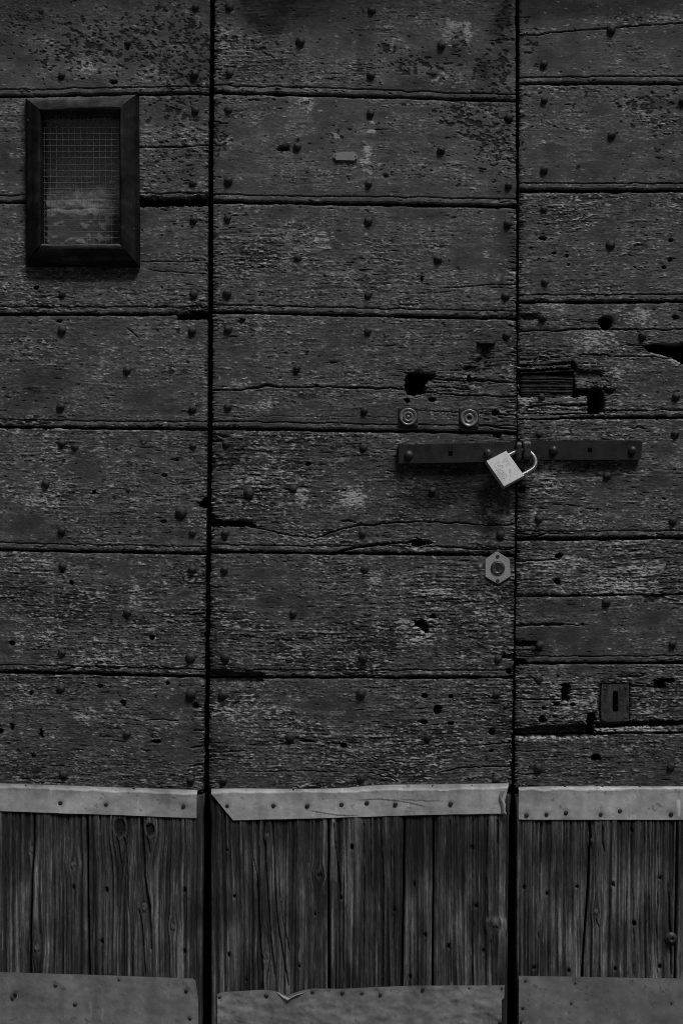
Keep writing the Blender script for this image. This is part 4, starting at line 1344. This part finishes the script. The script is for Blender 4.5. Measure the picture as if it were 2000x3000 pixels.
# round rosettes on square plates
def rosette(cx, cy, knob, seed):
    base = (wx(cx), -0.002, wz(cy))
    h = 29 * S
    r_ = random.Random(seed)
    pts = []
    for sx, sz in ((-1, 1), (1, 1), (1, -1), (-1, -1)):
        for k in range(3):
            pts.append((sx * h * (1 + r_.uniform(-.04, .04)) - (sx * .0012 * (k == (0 if sx * sz > 0 else 2))), sz * h * (1 + r_.uniform(-.03, .03)) - (sz * .0012 * (k == (2 if sx * sz > 0 else 0)))))
    pts = [(-h, h * .95), (-h * .95, h), (h * .95, h * .98), (h, h * .92), (h * .98, -h * .95), (h * .93, -h), (-h * .94, -h * .98), (-h, -h * .92)]
    o = link('rosette', prism('rosette_plate', pts, 0.003, 0.0006), M_PLATE_DARK, LEAF['middle'], base)
    u = S
    prof = [(26 * u, -.0005), (25.5 * u, .003), (23.5 * u, .0048), (21 * u, .0042), (18 * u, .0012), (15.5 * u, .001), (14.5 * u, .0042), (12.5 * u, .0056), (10 * u, .0046), (8 * u, .0012)]
    prof += [(5.5 * u, .001), (4.8 * u, .0038), (2.5 * u, .005), (0, .0052)] if knob else [(5.6 * u, .0012), (5 * u, -.006), (0, -.006)]
    if not knob:
        prof = [(26 * u, -.0005), (25.5 * u, .003), (23.5 * u, .0052), (20.5 * u, .0042), (17 * u, .0008), (14.5 * u, .0012), (11.5 * u, .0034), (9.5 * u, .0030), (6.2 * u, .0006), (5.4 * u, -.0015), (4.5 * u, -.007), (0, -.007)]
    link('ring', lathe('ring', prof, 40), M_BRONZE, o, base)
    for sx, sz in ((-1, 1), (1, 1), (1, -1), (-1, -1)):
        put_nail(cx + sx * 23.5, cy - sz * 23.5, 4.6, o, -0.0018, random.choice(SMALL), 'screw')
    return o


M_PLATE_DARK = metal_material('rosette_plate', .03, .065, .55, .4, 100, .3)
rosette(1195, 1221, True, 1)
rosette(1373, 1225, False, 2)

# hexagonal lock plate with its cylinder
hb = (wx(1456), -0.004, wz(1664))
hexpts = [(1455, 1616), (1489, 1637), (1491.5, 1641), (1493.5, 1686), (1491, 1690), (1460, 1709), (1455, 1709.5), (1421, 1690), (1420, 1687), (1420, 1641), (1421.5, 1638), (1450, 1617)]
hexo = link('lock_plate', prism('lock_plate', [(wx(x) - hb[0], wz(y) - hb[2]) for x, y in hexpts][::-1], 0.004, 0.0005), M_STEEL, LEAF['middle'], hb)
u = S
cyl = link('lock_cylinder', lathe('lock_cylinder', [(21 * u, -.0002), (20.6 * u, .0010), (20 * u, .0012), (19.4 * u, -.0002 + .0004), (19 * u, .0008), (14 * u, .0010), (13 * u, .0006), (12.4 * u, .0003), (0, .0003)], 40), metal_material('cylinder_metal', .09, .16, .45, .6, 150), hexo, (hb[0], hb[1] - 0.0002, hb[2]))
kp = [(-5, 6), (-5, -9), (3, -9), (5, -4), (4, 2), (6, 6), (3, 9), (-2, 9)]
link('keyway', prism('keyway', [(x * u, z * u) for x, z in kp][::-1], 0.0004), M_DARK, cyl, (hb[0], hb[1] - 0.0008, hb[2]))
for sy in (1630, 1701):
    link('screw', lathe('screw', [(5.2 * u, 0), (5 * u, .0005), (3.5 * u, .0003), (0, .0001)], 16), M_IRON, hexo, (wx(1456), hb[1] - 0.0002, wz(sy)))

# plugged round spot on the middle leaf, and the ledge of an old staple
put = find_plank('middle', 1246, 1723)
link('plug', lathe('plug', [(13 * u, -.003), (12.6 * u, .0012), (10.5 * u, .0016), (9.6 * u, .0002), (3 * u, .0006), (0, .0008)], 24), M_PLATE, put, (wx(1246), 0.0003, wz(1723)))
stp = find_plank('middle', 1424, 1000)
sp = [(1397, 1001), (1405, 998), (1446, 998), (1451, 1001), (1450, 1006), (1440, 1007), (1404, 1007), (1398, 1005)]
sb = (wx(1424), -0.006, wz(1003))
link('staple_stub', prism('staple_stub', [(wx(x) - sb[0], wz(y) - sb[2]) for x, y in sp], 0.009, 0.001), M_PLATE, stp, sb)

# rectangular keyhole plate on the right leaf
kb = (wx(1800), -0.0004, wz(2060))


def plate_with_slot(outer, slot, depth):
    bm = bmesh.new()
    n = len(outer)
    vo = [bm.verts.new((x, 0, z)) for x, z in outer]
    vi = [bm.verts.new((x, 0, z)) for x, z in slot]
    bo = [bm.verts.new((x, depth, z)) for x, z in outer]
    bi = [bm.verts.new((x, depth + .012, z)) for x, z in slot]
    for j in range(n):
        k = (j + 1) % n
        bm.faces.new((vo[j], vo[k], vi[k], vi[j]))
        bm.faces.new((vo[j], bo[j], bo[k], vo[k]))
        bm.faces.new((vi[j], vi[k], bi[k], bi[j]))
    bmesh.ops.recalc_face_normals(bm, faces=bm.faces)
    if sum(f.normal.y for f in bm.faces if abs(f.normal.y) > .9) > 0:
        bmesh.ops.reverse_faces(bm, faces=bm.faces)
    me = bpy.data.meshes.new('keyhole_plate')
    bm.to_mesh(me)
    bm.free()
    return me


def to_local(pts, b): return [(wx(x) - b[0], wz(y) - b[2]) for x, y in pts]


outer = [(1761, 2006), (1800, 2004), (1840, 2003), (1841, 2060), (1840, 2112), (1800, 2114), (1776, 2115), (1760, 2108), (1759, 2060)]
slot = [(1794, 2026), (1800, 2024), (1808, 2025), (1810, 2045), (1810, 2084), (1803, 2087), (1794, 2087), (1792, 2075), (1793, 2045)]
kpl = link('keyhole_plate', plate_with_slot(to_local(outer, kb), to_local(slot, kb), 0.004), M_PLATE, LEAF['right'], kb)
HOLE_ADD = None
for p in [(1770, 2017), (1832, 2014), (1832, 2103)]:
    put_nail(p[0], p[1], 4.5, kpl, kb[1], random.choice(SMALL))


# patch block let into the recess on the right leaf
def block_fn(x, y):
    g = samp('grain', x * .6, y, 7, 7)
    ys = (y - 1091) % 7.6
    ridge = np.cos(ys / 7.6 * 2 * np.pi + 1.6 * samp('edge', x * .05, y * .12, 3, 3)) * (0.6 + 0.4 * g)
    e = samp('edge', x * .5, y * .5, 9, 9)
    h = 0.9 * ridge + 0.5 * g + 0.3 * e
    h -= 3 * np.exp(-np.minimum(x - 1524, 1682 - x).clip(0) / 3)
    return h, np.clip(0.02 * np.exp(0.35 * g + 0.35 * e), .008, .2), np.zeros(x.shape, bool)


rp = find_plank('right', 1600, 1120)
bb = (wx(1602), 0.006, wz(1158))
me = field_mesh('patch_block', const(1526), poly_fn([(1090, 1680), (1160, 1676)]), poly_fn([(1520, 1098), (1680, 1102)]), const(1160), np.linspace(0, 1, 50), np.linspace(0, 1, 40), block_fn, 0.006, 0.012, bb)
link('patch_block', me, M_PLANK, rp, bb)
sl = [(1524, 1089), (1600, 1086), (1680, 1082), (1681, 1085), (1600, 1090), (1526, 1093)]
bb = (wx(1602), 0.004, wz(1088))
link('splinter', prism('splinter', to_local(sl, bb), 0.013, 0.0004), M_PLATE, rp, bb)

M_SPLINTER = metal_material('bare_splinter', 0.10, 0.30, 0.8, 0.0, 260, 0.8, 900, (0.06, 1, 1))


def sliver(x0, x1, y, th, front, depth, seed):
    r_ = random.Random(seed)
    n = 14
    up, lo = [], []
    for i in range(n + 1):
        t = i / n
        x = x0 + (x1 - x0) * t
        k = 1 - 0.5 * t * r_.uniform(.6, 1)
        up.append((x + r_.uniform(-2, 2) * (i in (0, n)), y - th * .5 * k + r_.uniform(-1.3, 1.3)))
        lo.append((x + r_.uniform(-6, 3) * (i in (0, n)), y + th * .5 * k + r_.uniform(-1.3, 1.3)))
    bq = (wx((x0 + x1) / 2), front, wz(y))
    link('splinter', prism('splinter', to_local(up + lo[::-1], bq), depth, 0.0006), M_SPLINTER, rp, bq)


for k_, a_ in enumerate([(1562, 1717, 1171, 13, -0.0008, .02), (1520, 1660, 1205, 10, 0.0012, .02), (1600, 1717, 1207, 8, -0.0004, .02), (1519, 1600, 1176, 11, 0.002, .02), (1522, 1640, 1222, 8, -0.0006, .02),
                         (1521, 1606, 1061, 8, 0.0012, .02), (1545, 1668, 1073, 7, 0.0022, .02), (1520, 1580, 1047, 6, -0.0004, .02), (1630, 1682, 1054, 6, 0.0008, .02), (1255, 1330, 1126, 7, -0.0002, .02), (1250, 1300, 1140, 6, 0.001, .02)]):
    sliver(*a_, 70 + k_)

# hasp straps
def prism_hole(name, outer, inner, depth):
    bm = bmesh.new()
    es = []
    for lp in (outer, inner):
        vs = [bm.verts.new((x, 0, z)) for x, z in lp]
        es += [bm.edges.new((vs[i], vs[(i + 1) % len(vs)])) for i in range(len(vs))]
    r = bmesh.ops.triangle_fill(bm, edges=es, use_beauty=True)
    fs = [g for g in r['geom'] if isinstance(g, bmesh.types.BMFace)]
    r = bmesh.ops.extrude_face_region(bm, geom=fs)
    for v in r['geom']:
        if isinstance(v, bmesh.types.BMVert):
            v.co.y += depth
    bmesh.ops.recalc_face_normals(bm, faces=bm.faces)
    ed = [e for e in bm.edges if all(abs(v.co.y) < 1e-7 for v in e.verts) and len(e.link_faces) == 2 and e.calc_face_angle(0) > 0.5]
    bmesh.ops.bevel(bm, geom=ed, offset=0.0007, segments=2, affect='EDGES')
    me = bpy.data.meshes.new(name)
    bm.to_mesh(me)
    bm.free()
    return me


def strap(leaf, pts, studs, sq, tabx, tabh, name='hasp_strap'):
    b = (wx(np.mean([p[0] for p in pts])), -0.0125, wz(pts[0][1] + 30))
    q, w_, r_ = sq
    hole = [(q - r_, w_ - r_), (q + r_, w_ - r_ * .95), (q + r_ * .95, w_ + r_), (q - r_, w_ + r_)]
    o = link(name, prism_hole(name, to_local(pts, b), to_local(hole, b), 0.0115), M_STRAP, LEAF[leaf], b)
    for (x, y, r) in studs:
        link('stud', lathe('stud', [(r * u, -.001), (r * u * .98, .0012), (r * u * .88, .0034), (r * u * .66, .0056), (r * u * .36, .0069), (0, .0074)], 28), M_STUD, o, (wx(x), b[1], wz(y)))
    # the strap's end turned out towards the viewer: a cheek with a rounded upper edge
    x0, x1 = tabx
    y0, y1 = tabh
    prof = [(0.0, 0)] + [(-0.019 + 0.019 * math.cos(a) if False else -0.020 * math.sin(a), -1.0 + math.cos(a)) for a in np.linspace(0.15, math.pi / 2, 8)]
    hh = (y1 - y0) * S
    rr = 12 * S
    outl = [(0.001, 0.0)]
    for a in np.linspace(0, math.pi / 2, 7):
        outl.append((-0.016 - 0.006 * math.sin(a), -rr + rr * math.cos(a)))
    for a in np.linspace(math.pi / 2, math.pi, 7):
        outl.append((-0.016 - 0.006 * math.sin(a), -hh + rr + rr * math.cos(a)))
    outl.append((0.001, -hh))
    bm = bmesh.new()
    va = [bm.verts.new((wx(x0) - wx((x0 + x1) / 2), yy, zz)) for yy, zz in outl]
    vb = [bm.verts.new((wx(x1) - wx((x0 + x1) / 2), yy, zz)) for yy, zz in outl]
    bm.faces.new(va)
    bm.faces.new(vb[::-1])
    for j in range(len(outl)):
        k = (j + 1) % len(outl)
        bm.faces.new((va[j], vb[j], vb[k], va[k]))
    bmesh.ops.recalc_face_normals(bm, faces=bm.faces)
    bmesh.ops.bevel(bm, geom=[e for e in bm.edges if len(e.link_faces) == 2 and e.calc_face_angle(0) > 1.2 and all(v.co.y < -0.002 for v in e.verts)], offset=0.0012, segments=2, affect='EDGES')
    me = bpy.data.meshes.new('staple_cheek')
    bm.to_mesh(me)
    bm.free()
    link('staple_cheek', me, M_STUD, o, (wx((x0 + x1) / 2), b[1], wz(y0)))
    return o


M_STUD = metal_material('worn_iron', .055, .12, .45, .5, 150, .3)
strap('middle', [(1166, 1304), (1340, 1300), (1507, 1296), (1507, 1352), (1340, 1357), (1166, 1360)], [(1196, 1333, 13), (1426, 1327, 12)], (1317, 1330, 6), (1507, 1519), (1296, 1352))
strap('right', [(1526, 1292), (1700, 1291), (1868, 1291), (1876, 1297), (1872, 1342), (1862, 1349), (1700, 1349), (1526, 1349)], [(1617, 1319, 13), (1846, 1319, 12)], (1723, 1320, 6), (1525, 1546), (1293, 1348))

# ------------------------------------------------------------------ padlock (hangs from the hasp: a thing of its own)
pad = empty('padlock', (wx(1474), -0.0370, wz(1429)), 'square pale metal padlock hanging tilted from the iron hasp', 'padlock')
corners = [(1424, 1352), (1483.5, 1320.5), (1533.5, 1396), (1474, 1429)]
pb = (wx(1474), -0.0455, wz(1429))
body = link('body', prism('padlock_body', to_local(corners, pb)[::-1], 0.017, 0.0003), M_PADLOCK, pad, pb)
# shackle: tube from one leg through both cheeks round to the other leg
SY = -0.0370
pth = [(1478, 1337), (1490, 1331), (1503, 1324), (1522, 1317), (1540, 1314), (1550, 1318), (1559, 1325), (1566, 1334), (1570, 1345), (1570, 1356), (1565, 1367), (1556, 1375), (1545, 1382), (1532, 1389), (1520, 1395)]


def catmull(P, n):
    out = []
    P = [Vector(p) for p in P]
    P = [P[0] * 2 - P[1]] + P + [P[-1] * 2 - P[-2]]
    for i in range(1, len(P) - 2):
        for k in range(n):
            t = k / n
            a, b, c, d = P[i - 1], P[i], P[i + 1], P[i + 2]
            out.append(0.5 * ((2 * b) + (c - a) * t + (2 * a - 5 * b + 4 * c - d) * t * t + (3 * b - a - 3 * c + d) * t ** 3))
    out.append(P[-2])
    return out


path3 = catmull([(wx(x), SY, wz(y)) for x, y in pth], 6)


def tube(name, path, r, seg=18):
    V, Q = [], []
    n = len(path)
    for i, c in enumerate(path):
        t = (path[min(i + 1, n - 1)] - path[max(i - 1, 0)]).normalized()
        s = Vector((0, 1, 0))
        w = t.cross(s).normalized()
        for k in range(seg):
            a = 2 * math.pi * k / seg
            V.append(c + s * (r * math.cos(a)) + w * (r * math.sin(a)))
    for i in range(n - 1):
        for k in range(seg):
            a, b = i * seg + k, i * seg + (k + 1) % seg
            Q.append((a, b, b + seg, a + seg))
    return V, Q


V, Q = tube('shackle', path3, 6.5 * S)
V = np.array([tuple(v - Vector(pb)) for v in V])
me = mesh_np('shackle', V, np.array(Q))
link('shackle', me, M_CHROME, pad, pb)

# engraved lettering: outline letters and the maker's mark, fine grooves drawn as thin dark lines
ang = math.atan2(-(1396 - 1320.5), 1533.5 - 1483.5)      # along the long side
ex = Vector((math.cos(ang), 0, math.sin(ang)))
ez = Vector((-math.sin(ang), 0, math.cos(ang)))


def p2(px, py): return Vector((wx(px), pb[1] - 0.00015, wz(py)))


def engraving(name, polylines, r=0.00015):
    V, Q = [], []
    for pl_ in polylines:
        path = [p2(*p) for p in pl_]
        if len(path) < 2:
            continue
        s0 = len(V)
        v, q = tube('', path, r, 4)
        V += [tuple(a - Vector(pb)) for a in v]
        Q += [tuple(i + s0 for i in f) for f in q]
    me = mesh_np(name, np.array(V), np.array(Q))
    return link(name, me, M_ENGRAVE, body, pb)


def crop(pts):     # 180/1568 px per unit, origin 1410,1280
    return [(1410 + x * 180 / 1568, 1280 + y * 180 / 1568) for x, y in pts]


def circ(cx, cy, rx, ry, rot=0, n=20):
    o = []
    for k in range(n + 1):
        a = 2 * math.pi * k / n
        x, y = rx * math.cos(a), ry * math.sin(a)
        o.append((cx + x * math.cos(rot) - y * math.sin(rot), cy + x * math.sin(rot) + y * math.cos(rot)))
    return o


letters = [
    crop([(440, 632), (316, 755), (318, 782), (352, 800), (545, 745), (540, 735), (395, 752), (385, 745), (455, 672), (455, 650), (440, 632)]),
    crop([(372, 850), (475, 798), (495, 830), (380, 885), (365, 860), (372, 850)]), crop([(510, 775), (540, 760), (552, 790), (528, 806), (510, 775)]),
    crop([(412, 905), (510, 850), (525, 880), (548, 880), (570, 915), (545, 930), (520, 905), (432, 950), (412, 905)]),
    crop(circ(550, 1015, 74, 76)), crop(circ(545, 1012, 40, 32)),
]
engraving('lettering', letters)
mark = [
    crop([(640, 568), (535, 612), (545, 640), (575, 632), (600, 600), (632, 592), (690, 645)]), crop([(500, 655), (545, 655), (640, 640), (560, 680), (510, 672)]),
    crop([(612, 735), (680, 690), (740, 714), (705, 735), (655, 735), (625, 772), (605, 740)]), crop([(640, 712), (700, 700)]),
    crop(circ(718, 872, 36, 34)), crop(circ(718, 876, 18, 15)), crop([(682, 915), (705, 935), (735, 930), (765, 935)]), crop([(705, 945), (720, 1050), (712, 1160)]), crop([(738, 960), (728, 1040)]),
]
engraving('maker_mark', mark, 0.00011)
KP = 1 - 0.037 / 2.315                     # it hangs 37 mm in front of the door's face
pad.scale = (KP, KP, KP)
pad.location.x *= KP
pad.location.z = ZC + (pad.location.z - ZC) * KP
pad.rotation_euler = (math.radians(-14), 0, 0)   # its foot swings out a little over the door

# ------------------------------------------------------------------ setting: dark room behind, pavement in front
def box_mesh(name, x0, x1, y0, y1, z0, z1, faces='all'):
    v = [(x, y, z) for x in (x0, x1) for y in (y0, y1) for z in (z0, z1)]
    f = {'l': (0, 1, 3, 2), 'r': (4, 6, 7, 5), 'front': (0, 4, 5, 1), 'back': (2, 3, 7, 6), 'bot': (0, 2, 6, 4), 'top': (1, 5, 7, 3)}
    fs = [q for k, q in f.items() if faces == 'all' or k in faces]
    me = bpy.data.meshes.new(name)
    me.from_pydata(v, [], fs)
    me.update()
    return me


o = link('interior', box_mesh('interior', wx(X_MIN) - .02, wx(X_MAX) + .02, 0.0275, 0.7, -0.002, wz(-420), ('l', 'r', 'back', 'bot', 'top')), M_DARK, None)
o['kind'] = 'structure'
o = link('pavement', box_mesh('pavement', -12, 12, -6, 0.7, -0.12, -0.004), M_STONE, None)
o['kind'] = 'structure'

# unseen lintel and jambs, added to shade the door's top and sides
for nm, a in (('shade_wall', (wx(X_MIN) - 0.6, wx(X_MAX) + 0.6, -0.10, -0.006, wz(-340), wz(-425) + 0.6)),
              ('shade_wall', (wx(X_MIN) - 0.6, wx(X_MIN) - 0.022, -0.20, 0.35, -0.004, wz(-425) - 0.001)),
              ('shade_wall', (wx(X_MAX) + 0.022, wx(X_MAX) + 0.6, -0.11, 0.35, -0.004, wz(-425) - 0.001))):
    o = link(nm, box_mesh(nm, *a), M_SHADE_WALL, None)
    o['kind'] = 'structure'

# unseen wall added behind the camera, leaving only high sky to light the door
o = link('shade_wall', box_mesh('shade_wall', -12, 12, -6.0, -5.0, -0.003, 5.6), M_SHADE_WALL, None)
o['kind'] = 'structure'
